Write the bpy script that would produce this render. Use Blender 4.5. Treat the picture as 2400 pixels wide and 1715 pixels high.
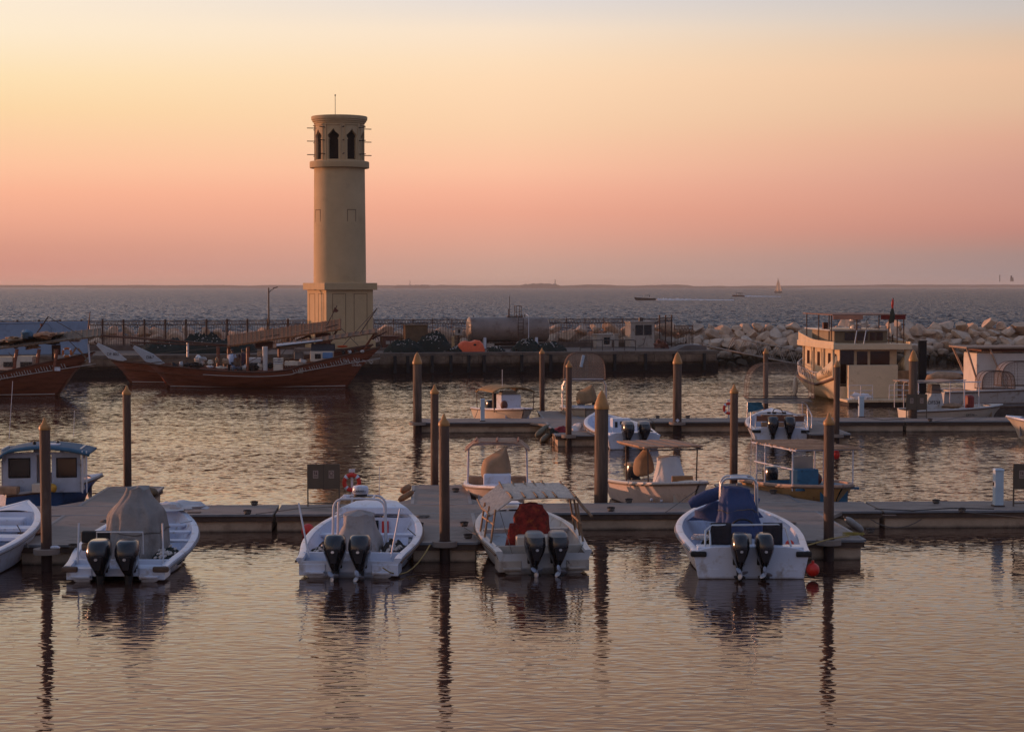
import bpy, math, random
import numpy as np
from mathutils import Vector, Matrix, noise
R = math.radians
rnd = random.Random(7)
for o in list(bpy.data.objects): bpy.data.objects.remove(o)
col = bpy.context.scene.collection
scene = bpy.context.scene

# ------------------------------------------------------------------ camera
F, CX, CY, HZ, H = 4500.0, 1200.0, 857.5, 670.0, 6.3
PITCH = math.atan((CY - HZ) / F)
cam = bpy.data.cameras.new('camera'); camo = bpy.data.objects.new('camera', cam); col.objects.link(camo)
cam.sensor_width = 36; cam.lens = 36 * F / 2400; cam.clip_start = 1; cam.clip_end = 30000
camo.location = (0, 0, H); camo.rotation_euler = (math.pi / 2 - PITCH, 0, 0)
scene.camera = camo
FW = Vector((0, math.cos(PITCH), -math.sin(PITCH))); UPV = Vector((0, math.sin(PITCH), math.cos(PITCH)))
def ray(x, y): return FW + Vector((1, 0, 0)) * ((x - CX) / F) + UPV * ((CY - y) / F)
def gp(x, y, z=0.0):            # point of the photo lying at height z
    d = ray(x, y); return Vector((0, 0, H)) + d * ((z - H) / d.z)
def at(x, y, Y):                # point of the photo lying at distance Y
    d = ray(x, y); return Vector((0, 0, H)) + d * (Y / d.y)

# ------------------------------------------------------------------ sky and sun
scene.view_settings.view_transform = 'Standard'; scene.view_settings.look = 'None'
scene.view_settings.exposure = 0; scene.view_settings.gamma = 1
HAZE = 0.9e-4
SUN_AZ, SUN_EL = 66.0, 3.2      # degrees left of the view, above the horizon
sdir = Vector((-math.sin(R(SUN_AZ)) * math.cos(R(SUN_EL)), math.cos(R(SUN_AZ)) * math.cos(R(SUN_EL)), math.sin(R(SUN_EL))))
sl = bpy.data.lights.new('sun', 'SUN'); so = bpy.data.objects.new('sun', sl); col.objects.link(so)
sl.energy = 3.1; sl.angle = R(0.6); sl.color = (1.0, 0.44, 0.24)
so.rotation_euler = sdir.to_track_quat('Z', 'Y').to_euler(); so.location = (-60, 40, 40)
def s2l(c): return tuple(((v / 255 + 0.055) / 1.055) ** 2.4 if v > 10 else v / 255 / 12.92 for v in c)
world = bpy.data.worlds.new('World'); scene.world = world; world.use_nodes = True
wt = world.node_tree; wn = wt.nodes; wl = wt.links; wn.clear()
wout = wn.new('ShaderNodeOutputWorld'); bg = wn.new('ShaderNodeBackground'); wl.new(bg.outputs[0], wout.inputs[0])
tc = wn.new('ShaderNodeTexCoord'); sep = wn.new('ShaderNodeSeparateXYZ'); wl.new(tc.outputs['Generated'], sep.inputs[0])
def wmath(op, a, b=None, c=None, clamp=False):
    n = wn.new('ShaderNodeMath'); n.operation = op; n.use_clamp = clamp
    for i, v in enumerate((a, b, c)):
        if v is None: continue
        if isinstance(v, (int, float)): n.inputs[i].default_value = v
        else: wl.new(v, n.inputs[i])
    return n.outputs[0]
zz = wmath('MAXIMUM', sep.outputs[2], 0.0)
fz = wmath('POWER', zz, 0.5)
hor = wmath('SQRT', wmath('ADD', wmath('MULTIPLY', sep.outputs[0], sep.outputs[0]), wmath('MULTIPLY', sep.outputs[1], sep.outputs[1])))
sh = Vector((sdir.x, sdir.y)).normalized()
dotn = wmath('DIVIDE', wmath('ADD', wmath('MULTIPLY', sep.outputs[0], sh.x), wmath('MULTIPLY', sep.outputs[1], sh.y)), wmath('MAXIMUM', hor, 1e-4))
def ramp(fac, stops, lift=True):
    n = wn.new('ShaderNodeValToRGB'); wl.new(fac, n.inputs[0]); cr = n.color_ramp; cr.interpolation = 'EASE' if 0 else 'LINEAR'
    while len(cr.elements) > 1: cr.elements.remove(cr.elements[-1])
    for i, (p, c) in enumerate(stops):
        k_ = max(0., 1 - p / .2); m_ = max(0., 1 - abs(p - .24) / .14); c = (min(255, c[0] + 2 + 5 * k_), min(255, c[1] + 6 + 5 * k_ + 3 * m_), min(255, c[2] + 7 + 4 * k_ + 12 * m_)) if lift else c
        e = cr.elements[0] if i == 0 else cr.elements.new(p)
        e.position = p; e.color = (*s2l(c), 1)
    return n.outputs[0]
def st(l): return [(math.sqrt(z), c) for z, c in l]
UP = [(0.175, (250, 208, 172)), (0.22, (234, 186, 156)), (0.27, (206, 170, 156)), (0.33, (176, 162, 166)), (0.42, (158, 160, 178)), (0.58, (134, 146, 172)), (0.8, (118, 132, 164)), (1.0, (108, 124, 158))]
left = ramp(fz, st([(0, (205, 140, 122)), (.010, (206, 138, 122)), (.020, (216, 146, 122)), (.033, (236, 161, 128)), (.047, (249, 173, 132)), (.060, (253, 187, 140)), (.0756, (252, 199, 148)), (.089, (252, 209, 154)), (.1044, (253, 219, 169)), (.127, (253, 229, 197)), (.149, (251, 230, 208))] + [(a_, tuple(min(255, int(v * 1.07)) for v in c_)) for a_, c_ in UP]))
mid = ramp(fz, st([(0, (184, 150, 138)), (.011, (198, 152, 136)), (.0244, (220, 156, 131)), (.0378, (236, 161, 129)), (.049, (246, 172, 135)), (.060, (251, 185, 143)), (.082, (250, 201, 156)), (.1044, (253, 211, 169)), (.1156, (252, 216, 178)), (.131, (248, 221, 194)), (.140, (234, 216, 202)), (.149, (225, 213, 210))] + UP))
right = ramp(fz, st([(0, (152, 130, 130)), (.0067, (154, 129, 127)), (.0156, (163, 129, 121)), (.022, (178, 128, 114)), (.0289, (192, 129, 111)), (.0378, (202, 137, 114)), (.0556, (210, 147, 120)), (.0733, (221, 161, 129)), (.091, (226, 179, 142)), (.109, (232, 186, 150)), (.122, (222, 187, 158)), (.1356, (206, 190, 180)), (.149, (196, 188, 188))] + [(a_, tuple(int(v * .90) for v in c_)) for a_, c_ in UP]))
back = ramp(fz, st([(0, (118, 118, 140)), (.1, (138, 138, 160)), (.25, (146, 152, 176)), (.5, (130, 142, 172)), (1.0, (108, 124, 158))]), False)
f1 = wn.new('ShaderNodeMapRange'); wl.new(dotn, f1.inputs[0]); f1.inputs[1].default_value = 0.16; f1.inputs[2].default_value = 0.41; f3 = wn.new('ShaderNodeMapRange'); wl.new(dotn, f3.inputs[0]); f3.inputs[1].default_value = 0.41; f3.inputs[2].default_value = 0.63
f2 = wn.new('ShaderNodeMapRange'); wl.new(dotn, f2.inputs[0]); f2.inputs[1].default_value = -0.55; f2.inputs[2].default_value = 0.12
def wmix(f, a, b):
    n = wn.new('ShaderNodeMix'); n.data_type = 'RGBA'; wl.new(f, n.inputs[0]); wl.new(a, n.inputs[6]); wl.new(b, n.inputs[7]); return n.outputs[2]
skyc = wmix(f2.outputs[0], back, wmix(f3.outputs[0], wmix(f1.outputs[0], right, mid), left))
wl.new(skyc, bg.inputs[0]); bg.inputs[1].default_value = 1.0
scene.cycles.use_denoising = True
scene.cycles.max_bounces = 6; scene.cycles.transparent_max_bounces = 8
scene.cycles.sample_clamp_indirect = 4

# ------------------------------------------------------------------ materials
MC = {}
def mat(name, c, rough=.6, var=.18, scale=3.0, bump=.0, bscale=20, metal=0.0, stain=None, zband=None, stretch=(1, 1, 1), spec=.5, alpha=None, coat=0):
    if name in MC: return MC[name]
    m = bpy.data.materials.new(name); m.use_nodes = True; n = m.node_tree.nodes; l = m.node_tree.links
    b = n['Principled BSDF']; b.inputs['Roughness'].default_value = rough; b.inputs['Metallic'].default_value = metal
    b.inputs['Specular IOR Level'].default_value = spec
    if coat: b.inputs['Coat Weight'].default_value = coat; b.inputs['Coat Roughness'].default_value = .12
    t = n.new('ShaderNodeTexCoord'); mp = n.new('ShaderNodeMapping'); mp.inputs['Scale'].default_value = stretch
    l.new(t.outputs['Object'], mp.inputs[0])
    ns = n.new('ShaderNodeTexNoise'); ns.inputs['Scale'].default_value = scale; ns.inputs['Detail'].default_value = 6; ns.inputs['Roughness'].default_value = .65
    l.new(mp.outputs[0], ns.inputs['Vector'])
    cr = n.new('ShaderNodeValToRGB'); l.new(ns.outputs['Fac'], cr.inputs[0])
    cr.color_ramp.elements[0].position = .3; cr.color_ramp.elements[1].position = .7
    cr.color_ramp.elements[0].color = (*[v * (1 - var) for v in c], 1); cr.color_ramp.elements[1].color = (*[min(1, v * (1 + var)) for v in c], 1)
    out = cr.outputs[0]
    def mixc(fac, a, colr):
        q = n.new('ShaderNodeMix'); q.data_type = 'RGBA'; l.new(fac, q.inputs[0]); l.new(a, q.inputs[6]); q.inputs[7].default_value = (*colr, 1); return q.outputs[2]
    if stain:                                  # (colour, threshold, scale) irregular dirt patches
        n2 = n.new('ShaderNodeTexNoise'); n2.inputs['Scale'].default_value = stain[2]; n2.inputs['Detail'].default_value = 5; n2.inputs['Roughness'].default_value = .7
        l.new(mp.outputs[0], n2.inputs['Vector'])
        mr = n.new('ShaderNodeMapRange'); l.new(n2.outputs['Fac'], mr.inputs[0]); mr.inputs[1].default_value = stain[1]; mr.inputs[2].default_value = stain[1] + .15
        out = mixc(mr.outputs[0], out, stain[0])
    if zband:                                  # (z, soft, colour) weed and wet line up to a world height
        g = n.new('ShaderNodeNewGeometry'); sp = n.new('ShaderNodeSeparateXYZ'); l.new(g.outputs['Position'], sp.inputs[0])
        ad = n.new('ShaderNodeMath'); ad.operation = 'MULTIPLY_ADD'; l.new(ns.outputs['Fac'], ad.inputs[0]); ad.inputs[1].default_value = zband[1]; l.new(sp.outputs[2], ad.inputs[2])
        mr = n.new('ShaderNodeMapRange'); l.new(ad.outputs[0], mr.inputs[0]); mr.inputs[1].default_value = zband[0] + zband[1]; mr.inputs[2].default_value = zband[0]
        out = mixc(mr.outputs[0], out, zband[2])
    l.new(out, b.inputs['Base Color'])
    if bump:
        n3 = n.new('ShaderNodeTexNoise'); n3.inputs['Scale'].default_value = bscale; n3.inputs['Detail'].default_value = 4; l.new(mp.outputs[0], n3.inputs['Vector'])
        bp = n.new('ShaderNodeBump'); bp.inputs['Strength'].default_value = bump; bp.inputs['Distance'].default_value = .05; l.new(n3.outputs['Fac'], bp.inputs['Height']); l.new(bp.outputs[0], b.inputs['Normal'])
    if alpha is not None: b.inputs['Alpha'].default_value = alpha
    MC[name] = m; return m
WEED = (.010, .008, .006)
white = mat('white_gelcoat', (.62, .66, .76), .28, .07, 1.4, stain=((.42, .39, .38), .53, 2.6), zband=(.02, .09, (.16, .12, .08)))
white2 = mat('aged_white_gelcoat', (.52, .52, .52), .35, .10, 2, stain=((.30, .24, .18), .55, 3), zband=(.02, .09, (.16, .12, .08)))
whitein = mat('white_inner_gelcoat', (.58, .62, .74), .4, .10, 2.2, stain=((.36, .33, .32), .56, 3))
cream = mat('cream_gelcoat', (.60, .52, .42), .4, .1, 2, stain=((.34, .26, .18), .58, 3))
creamy = mat('cream_paint', (.62, .48, .31), .5, .10, 1.5, stain=((.42, .29, .17), .58, 1.6))
pinkh = mat('pink_lit_gelcoat', (.66, .55, .50), .4, .12, 2, stain=((.46, .32, .26), .56, 3))  # pink of the low sunlight is put into the hull colour
ochre = mat('ochre_hull_paint', (.42, .26, .12), .5, .25, 2, stain=((.20, .10, .05), .54, 4))
blackp = mat('black_engine_cowl', (.014, .014, .018), .22, .2, 5, coat=.5)
greyeng = mat('silver_engine_cowl', (.21, .20, .19), .35, .1, 5)
blackm = mat('black_rubber', (.014, .013, .013), .7, .3, 8)
steel = mat('stainless_tube', (.55, .55, .56), .3, .12, 6, metal=.6)
whtube = mat('white_painted_tube', (.60, .60, .64), .35, .12, 6)
rail_br = mat('brown_rub_rail', (.12, .07, .045), .6, .3, 6)
rail_gr = mat('grey_rub_rail', (.20, .19, .20), .6, .3, 6)
wood = mat('weathered_wood', (.20, .11, .055), .75, .35, 6, .3, 30, stretch=(1, .15, 1))
plank = mat('pale_plank', (.36, .22, .13), .75, .3, 5, .3, 30)
redwood = mat('red_brown_hull_planks', (.22, .068, .034), .55, .3, 2.5, .25, 12, stretch=(1, .2, 3), stain=((.10, .026, .014), .54, 3))
reeds = mat('palm_rib_mat', (.34, .21, .11), .85, .4, 14, .4, 40)
reeds2 = mat('bleached_reed', (.64, .55, .46), .85, .3, 14, .3, 40)
concrete = mat('dock_concrete', (.26, .205, .170), .85, .16, 1.6, .25, 30, stain=((.17, .125, .10), .54, .9)); walr = mat('dark_timber_waler', (.085, .052, .036), .8, .35, 4)
concside = mat('dock_side_concrete', (.46, .33, .225), .85, .22, 1.6, .3, 24, stain=((.30, .20, .13), .54, 1.1), zband=(.03, .09, (.014, .010, .007)))
lip = mat('dock_edge_strip', (.17, .175, .19), .5, .2, 3)
pilem = mat('brown_steel_pile', (.105, .058, .038), .7, .35, 3, .3, 20, stretch=(1, 1, .25), stain=((.17, .115, .085), .52, 2.5), zband=(.75, 1.1, (.030, .012, .008)))
pilew = mat('cracked_timber_pile', (.12, .078, .055), .8, .55, 7, .7, 14, stretch=(1, 1, .10), zband=(.8, 1.0, (.030, .013, .009)))
capm = mat('ochre_pile_cap', (.44, .20, .05), .45, .22, 4, stain=((.24, .10, .03), .60, 5))
rope = mat('grey_rope', (.12, .10, .085), .9, .3, 20)
ropey = mat('yellow_rope', (.40, .27, .09), .9, .3, 20)
redm = mat('red_plastic', (.58, .025, .014), .4, .12, 4)
orangem = mat('salmon_orange_float', (.85, .14, .05), .6, .12, 3)
tarpg = mat('grey_canvas', (.26, .23, .21), .85, .18, 2.2, .3, 30, stain=((.20, .17, .15), .5, 3))
tarpt = mat('tan_canvas', (.34, .21, .12), .85, .2, 2.2, .3, 30)
tarpb = mat('navy_blue_canvas', (.030, .050, .135), .8, .25, 2.5, .3, 20)
tarpw = mat('pale_canvas', (.58, .56, .56), .85, .12, 2.5, .2, 20)
net = mat('dark_green_fishing_net', (.020, .028, .022), .95, .6, 25, .9, 60)
netb = mat('dark_net', (.035, .030, .028), .95, .6, 25, .9, 60)
floatm = mat('white_net_float', (.50, .44, .40), .5, .25, 8)
bluein = mat('blue_painted_interior', (.035, .14, .24), .5, .25, 3, stain=((.02, .06, .09), .55, 4))
bluehull = mat('blue_hull_paint', (.06, .15, .36), .45, .2, 2, stain=((.03, .05, .10), .56, 3))
blueroof = mat('blue_canvas_roof', (.035, .10, .16), .75, .25, 3)
paleb = mat('pale_blue_panel', (.22, .30, .42), .5, .10, .8, stain=((.17, .21, .28), .55, 1.5))
glassd = mat('dark_window_glass', (.012, .010, .010), .08, .2, 2)
sandst = mat('tower_render', (.54, .375, .205), .9, .10, .5, .3, 10, stain=((.46, .315, .17), .56, .6))
sandtr = mat('tower_trim', (.52, .36, .195), .9, .12, 1.2, .2, 12)
darkvoid = mat('dark_timber_and_void', (.030, .018, .012), .9, .3, 8)
darkwood = mat('dark_beam', (.016, .011, .010), .8, .3, 8)
rust = mat('rusty_iron_fence', (.085, .042, .026), .8, .4, 6)
rockm = [mat('breakwater_rock_' + k, c, .95, .40, 1.6, 1.0, 4, stain=(s, .52, 1.6), zband=(1.0, 1.0, (.050, .030, .014))) for k, c, s in
         (('buff', (.60, .41, .275), (.38, .25, .165)), ('brown', (.50, .34, .23), (.31, .20, .14)), ('grey', (.58, .44, .33), (.38, .28, .205)))]
quaym = mat('quay_wall_blocks', (.20, .135, .09), .9, .4, 1.1, .5, 8, stain=((.10, .065, .04), .5, .8), zband=(.75, .5, (.022, .012, .008)))
quayd = mat('quay_deck', (.15, .105, .08), .9, .25, .8, .2, 8)
tankm = mat('grey_tank_paint', (.25, .185, .15), .42, .15, 1.2, stain=((.16, .10, .07), .52, 1.5))
lampm = mat('dark_steel', (.05, .035, .03), .5, .2, 5)
brownb = mat('brown_cabin_wood', (.11, .035, .02), .7, .3, 4)
signm = mat('olive_brown_board', (.095, .068, .045), .6, .15, 3)
notice = mat('faded_notice_paper', (.32, .24, .20), .7, .2, 30)
noticep = mat('notice_print', (.10, .05, .04), .7, .2, 30)
bluew = mat('pale_blue_pedestal_paint', (.42, .52, .60), .5, .1, 3)
skin = mat('skin', (.20, .10, .06), .6, .1, 8)
cloth_w = mat('pale_blue_shirt', (.40, .46, .58), .9, .1, 8)
cloth_d = mat('dark_clothes', (.03, .028, .04), .9, .2, 8)
redcl = mat('red_patterned_blanket', (.19, .016, .010), .95, .8, 7, .5, 30, stain=((.34, .065, .015), .55, 5))
inkm = mat('black_lettering', (.012, .012, .014), .6, .1, 5)
inkw = mat('pale_lettering', (.45, .40, .36), .6, .1, 5)
foam = mat('white_foam', (.75, .75, .78), .8, .1, 3)

# ------------------------------------------------------------------ mesh helpers
class MB:
    def __init__(s): s.v = []; s.f = []
    def add(s, vs, fs):
        b = len(s.v); s.v += [tuple(p) for p in vs]; s.f += [tuple(i + b for i in f) for f in fs]; return s
    def box(s, cx, cy, cz, sx, sy, sz, rz=0, rx=0, ry=0, taper=1.0):
        M = Matrix.Translation((cx, cy, cz)) @ Matrix.Rotation(rz, 4, 'Z') @ Matrix.Rotation(ry, 4, 'Y') @ Matrix.Rotation(rx, 4, 'X')
        vs = []
        for k in (-.5, .5):
            t = taper if k > 0 else 1
            for x, y in ((-.5, -.5), (.5, -.5), (.5, .5), (-.5, .5)): vs.append(M @ Vector((x * sx * t, y * sy * t, k * sz)))
        return s.add(vs, [(3, 2, 1, 0), (4, 5, 6, 7), (0, 1, 5, 4), (1, 2, 6, 5), (2, 3, 7, 6), (3, 0, 4, 7)])
    def tube(s, pts, r, n=6, cap=True):
        pts = [Vector(p) for p in pts]; rs = r if isinstance(r, (list, tuple)) else [r] * len(pts); rings = []; prev = None
        for i, p in enumerate(pts):
            d = (pts[min(i + 1, len(pts) - 1)] - pts[max(i - 1, 0)]).normalized()
            if prev is None:
                a = Vector((0, 0, 1)) if abs(d.z) < .9 else Vector((1, 0, 0)); u = d.cross(a).normalized()
            else: u = (prev - d * prev.dot(d)).normalized()
            prev = u; w = d.cross(u)
            rings.append([p + (u * math.cos(2 * math.pi * k / n) + w * math.sin(2 * math.pi * k / n)) * rs[i] for k in range(n)])
        return s.rings(rings, cap, cap)
    def rings(s, rings, c0=True, c1=True, closed=True):
        n = len(rings[0]); vs = [p for r_ in rings for p in r_]; fs = []
        for i in range(len(rings) - 1):
            for k in range(n if closed else n - 1):
                a = i * n + k; b = i * n + (k + 1) % n; fs.append((a, b, b + n, a + n))
        if c0: fs.append(tuple(range(n - 1, -1, -1)))
        if c1: fs.append(tuple((len(rings) - 1) * n + k for k in range(n)))
        return s.add(vs, fs)
    def lathe(s, prof, n=24, c=(0, 0, 0), c0=True, c1=True):
        return s.rings([[(c[0] + r * math.cos(2 * math.pi * k / n), c[1] + r * math.sin(2 * math.pi * k / n), c[2] + z) for k in range(n)] for r, z in prof], c0, c1)
    def prism(s, poly, y0, y1, axis='y'):
        n = len(poly)
        def P(a, b, t): return {'y': (a, t, b), 'z': (a, b, t), 'x': (t, a, b)}[axis]
        vs = [P(a, b, y0) for a, b in poly] + [P(a, b, y1) for a, b in poly]
        return s.add(vs, [tuple(range(n)), tuple(range(2 * n - 1, n - 1, -1))] + [(k, k + n, (k + 1) % n + n, (k + 1) % n) for k in range(n)])
    def grid(s, P, nu, nv):
        vs = [P(i / nu, j / nv) for j in range(nv + 1) for i in range(nu + 1)]
        return s.add(vs, [(j * (nu + 1) + i, j * (nu + 1) + i + 1, (j + 1) * (nu + 1) + i + 1, (j + 1) * (nu + 1) + i) for j in range(nv) for i in range(nu)])
    def blob(s, c, r, n=10, m=6, amp=0.0, seed=0.0, zmin=-1.0):
        rs = []
        for j in range(m + 1):
            ph = math.pi * j / m; ring = []
            for k in range(n):
                th = 2 * math.pi * k / n; d = Vector((math.sin(ph) * math.cos(th), math.sin(ph) * math.sin(th), math.cos(ph)))
                q = 1 + amp * noise.noise(d * 1.7 + Vector((seed, seed * 2, 0))) * 2 + amp * .6 * noise.noise(d * 4 + Vector((0, seed, 5)))
                ring.append((c[0] + d.x * r[0] * q, c[1] + d.y * r[1] * q, c[2] + max(zmin, d.z) * r[2] * q))
            rs.append(ring)
        return s.rings(rs, False, False)
    def build(s, name, m, parent=None, smooth=None, bevel=0, solid=0, loc=None):
        me = bpy.data.meshes.new(name); me.from_pydata(s.v, [], s.f); me.update(); me.validate()
        me.materials.append(m)
        if smooth is not None:
            for p in me.polygons: p.use_smooth = True
            try: me.set_sharp_from_angle(angle=R(smooth))
            except Exception: pass
        o = bpy.data.objects.new(name, me); col.objects.link(o)
        if parent: o.parent = parent
        if loc: o.location = loc
        if solid: md = o.modifiers.new('thick', 'SOLIDIFY'); md.thickness = solid; md.offset = 0
        if bevel: md = o.modifiers.new('bevel', 'BEVEL'); md.width = bevel; md.segments = 2; md.limit_method = 'ANGLE'
        return o
def tag(o, label=None, cat=None, group=None, kind=None):
    if label: o['label'] = label
    if cat: o['category'] = cat
    if group: o['group'] = group
    if kind: o['kind'] = kind
    return o
def thing(name, label, cat, loc=(0, 0, 0), rz=0.0, group=None):
    o = bpy.data.objects.new(name, None); col.objects.link(o); o.location = loc; o.rotation_euler = (0, 0, rz); o.empty_display_size = .2
    return tag(o, label, cat, group)
def kids(o): return [c for c in bpy.data.objects if c.parent == o]
def dup(root, loc, rz=None, label=None, scale=None):
    def cp(o, par):
        c = o.copy(); col.objects.link(c)
        if par: c.parent = par
        for ch in kids(o): cp(ch, c)
        return c
    r_ = cp(root, None); r_.location = loc
    if rz is not None: r_.rotation_euler = (0, 0, rz)
    if label: r_['label'] = label
    if scale: r_.scale = scale
    return r_
def text(body, size, parent, loc, rot, m, name='lettering', ext=.004):
    c = bpy.data.curves.new(name, 'FONT'); c.body = body; c.size = size; c.extrude = ext; c.align_x = 'CENTER'; c.align_y = 'CENTER'; c.materials.append(m)
    o = bpy.data.objects.new(name, c); col.objects.link(o); bpy.context.view_layer.update()
    me = bpy.data.meshes.new_from_object(o); bpy.data.objects.remove(o); o = bpy.data.objects.new(name, me); col.objects.link(o)
    o.parent = parent; o.location = loc; o.rotation_euler = rot; return o
def sm(x): x = max(0., min(1., x)); return x * x * (3 - 2 * x)
# ------------------------------------------------------------------ water
def water_mat(name, bumps, slopes, base, tint, rough, calm=None, steep=None):
    m = bpy.data.materials.new(name); m.use_nodes = True; n = m.node_tree.nodes; l = m.node_tree.links
    b = n['Principled BSDF']; b.inputs['Base Color'].default_value = (*base, 1); b.inputs['Roughness'].default_value = rough; b.inputs['IOR'].default_value = 1.333
    b.inputs['Specular Tint'].default_value = (*tint, 1)
    g = n.new('ShaderNodeNewGeometry'); prev = None; fac = None
    sp = n.new('ShaderNodeSeparateXYZ'); l.new(g.outputs['Position'], sp.inputs[0])
    if calm:    # the strip near the camera is sheltered, the basin behind the main pontoon is ruffled; patches of breeze vary it
        mr = n.new('ShaderNodeMapRange'); l.new(sp.outputs[1], mr.inputs[0]); mr.inputs[1].default_value = 40; mr.inputs[2].default_value = 58; mr.inputs[3].default_value = calm; mr.inputs[4].default_value = 1
        mp = n.new('ShaderNodeMapping'); mp.inputs['Scale'].default_value = (.05, .10, 1); l.new(g.outputs['Position'], mp.inputs[0])
        pt = n.new('ShaderNodeTexNoise'); pt.inputs['Scale'].default_value = 1; pt.inputs['Detail'].default_value = 3; l.new(mp.outputs[0], pt.inputs['Vector'])
        m2 = n.new('ShaderNodeMapRange'); l.new(pt.outputs['Fac'], m2.inputs[0]); m2.inputs[1].default_value = .35; m2.inputs[2].default_value = .65; m2.inputs[3].default_value = .55; m2.inputs[4].default_value = 1.35
        mu = n.new('ShaderNodeMath'); mu.operation = 'MULTIPLY'; l.new(mr.outputs[0], mu.inputs[0]); l.new(m2.outputs[0], mu.inputs[1]); fac = mu.outputs[0]
    def tex(sx, sy, det, ro, off, rot, dis):
        mp = n.new('ShaderNodeMapping'); mp.inputs['Scale'].default_value = (sx, sy, 1); mp.inputs['Location'].default_value = (off, off * .7, 0); mp.inputs['Rotation'].default_value = (0, 0, R(rot)); l.new(g.outputs['Position'], mp.inputs[0])
        t = n.new('ShaderNodeTexNoise'); t.noise_dimensions = '2D'; t.inputs['Scale'].default_value = 1; t.inputs['Detail'].default_value = det; t.inputs['Roughness'].default_value = ro; t.inputs['Distortion'].default_value = dis
        l.new(mp.outputs[0], t.inputs['Vector']); return t
    for (sx, sy, det, ro, dist, off, rot, dis) in bumps:
        t = tex(sx, sy, det, ro, off, rot, dis)
        bp = n.new('ShaderNodeBump'); bp.inputs['Strength'].default_value = 1; bp.inputs['Distance'].default_value = dist; l.new(t.outputs['Fac'], bp.inputs['Height'])
        if prev: l.new(prev, bp.inputs['Normal'])
        prev = bp.outputs[0]
    cur = prev or g.outputs['Normal']; acc = None
    for (sx, sy, det, ro, ax, ay, off, rot) in slopes:      # slopes given directly, so that they do not average out far away
        t = tex(sx, sy, det, ro, off, rot, .15); v = n.new('ShaderNodeVectorMath'); v.operation = 'SUBTRACT'; l.new(t.outputs['Color'], v.inputs[0]); v.inputs[1].default_value = (.5, .5, .5)
        k = n.new('ShaderNodeVectorMath'); k.operation = 'MULTIPLY'; l.new(v.outputs[0], k.inputs[0]); k.inputs[1].default_value = (ax, ay, 0)
        if acc: q = n.new('ShaderNodeVectorMath'); q.operation = 'ADD'; l.new(acc, q.inputs[0]); l.new(k.outputs[0], q.inputs[1]); acc = q.outputs[0]
        else: acc = k.outputs[0]
    if steep:   # wind sea running to the shore: the steep fronts face the breakwater
        s3 = n.new('ShaderNodeSeparateXYZ'); l.new(acc, s3.inputs[0]); ab = n.new('ShaderNodeMath'); ab.operation = 'ABSOLUTE'; l.new(s3.outputs[1], ab.inputs[0])
        ng = n.new('ShaderNodeMath'); ng.operation = 'MULTIPLY_ADD'; l.new(ab.outputs[0], ng.inputs[0]); ng.inputs[1].default_value = -1; ng.inputs[2].default_value = -steep
        c3 = n.new('ShaderNodeCombineXYZ'); l.new(s3.outputs[0], c3.inputs[0]); l.new(ng.outputs[0], c3.inputs[1]); acc = c3.outputs[0]
    if fac: q = n.new('ShaderNodeVectorMath'); q.operation = 'SCALE'; l.new(acc, q.inputs[0]); l.new(fac, q.inputs['Scale']); acc = q.outputs[0]
    q = n.new('ShaderNodeVectorMath'); q.operation = 'ADD'; l.new(acc, q.inputs[0]); l.new(cur, q.inputs[1])
    z = n.new('ShaderNodeVectorMath'); z.operation = 'NORMALIZE'; l.new(q.outputs[0], z.inputs[0]); l.new(z.outputs[0], b.inputs['Normal'])
    return m
harb = water_mat('harbour_water_surface', [(2.4, 5.4, 1, .5, .0075, 0, 16, .4)], [(2.8, 5.4, 2, .6, .24, .31, 3, 12), (.9, 2.2, 2, .5, .12, .17, 7, -10), (.12, .35, 1, .5, .04, .07, 11, -12)], (.055, .024, .017), (1, .70, .60), .03, .135)
seam = water_mat('open_sea_surface', [], [(.42, 1.3, 4, .65, .8, 2.3, 3, 4), (.10, .26, 3, .55, .3, 1.1, 8, -9)], (.030, .026, .028), (1, .94, .91), .05, None, .10)
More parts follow.
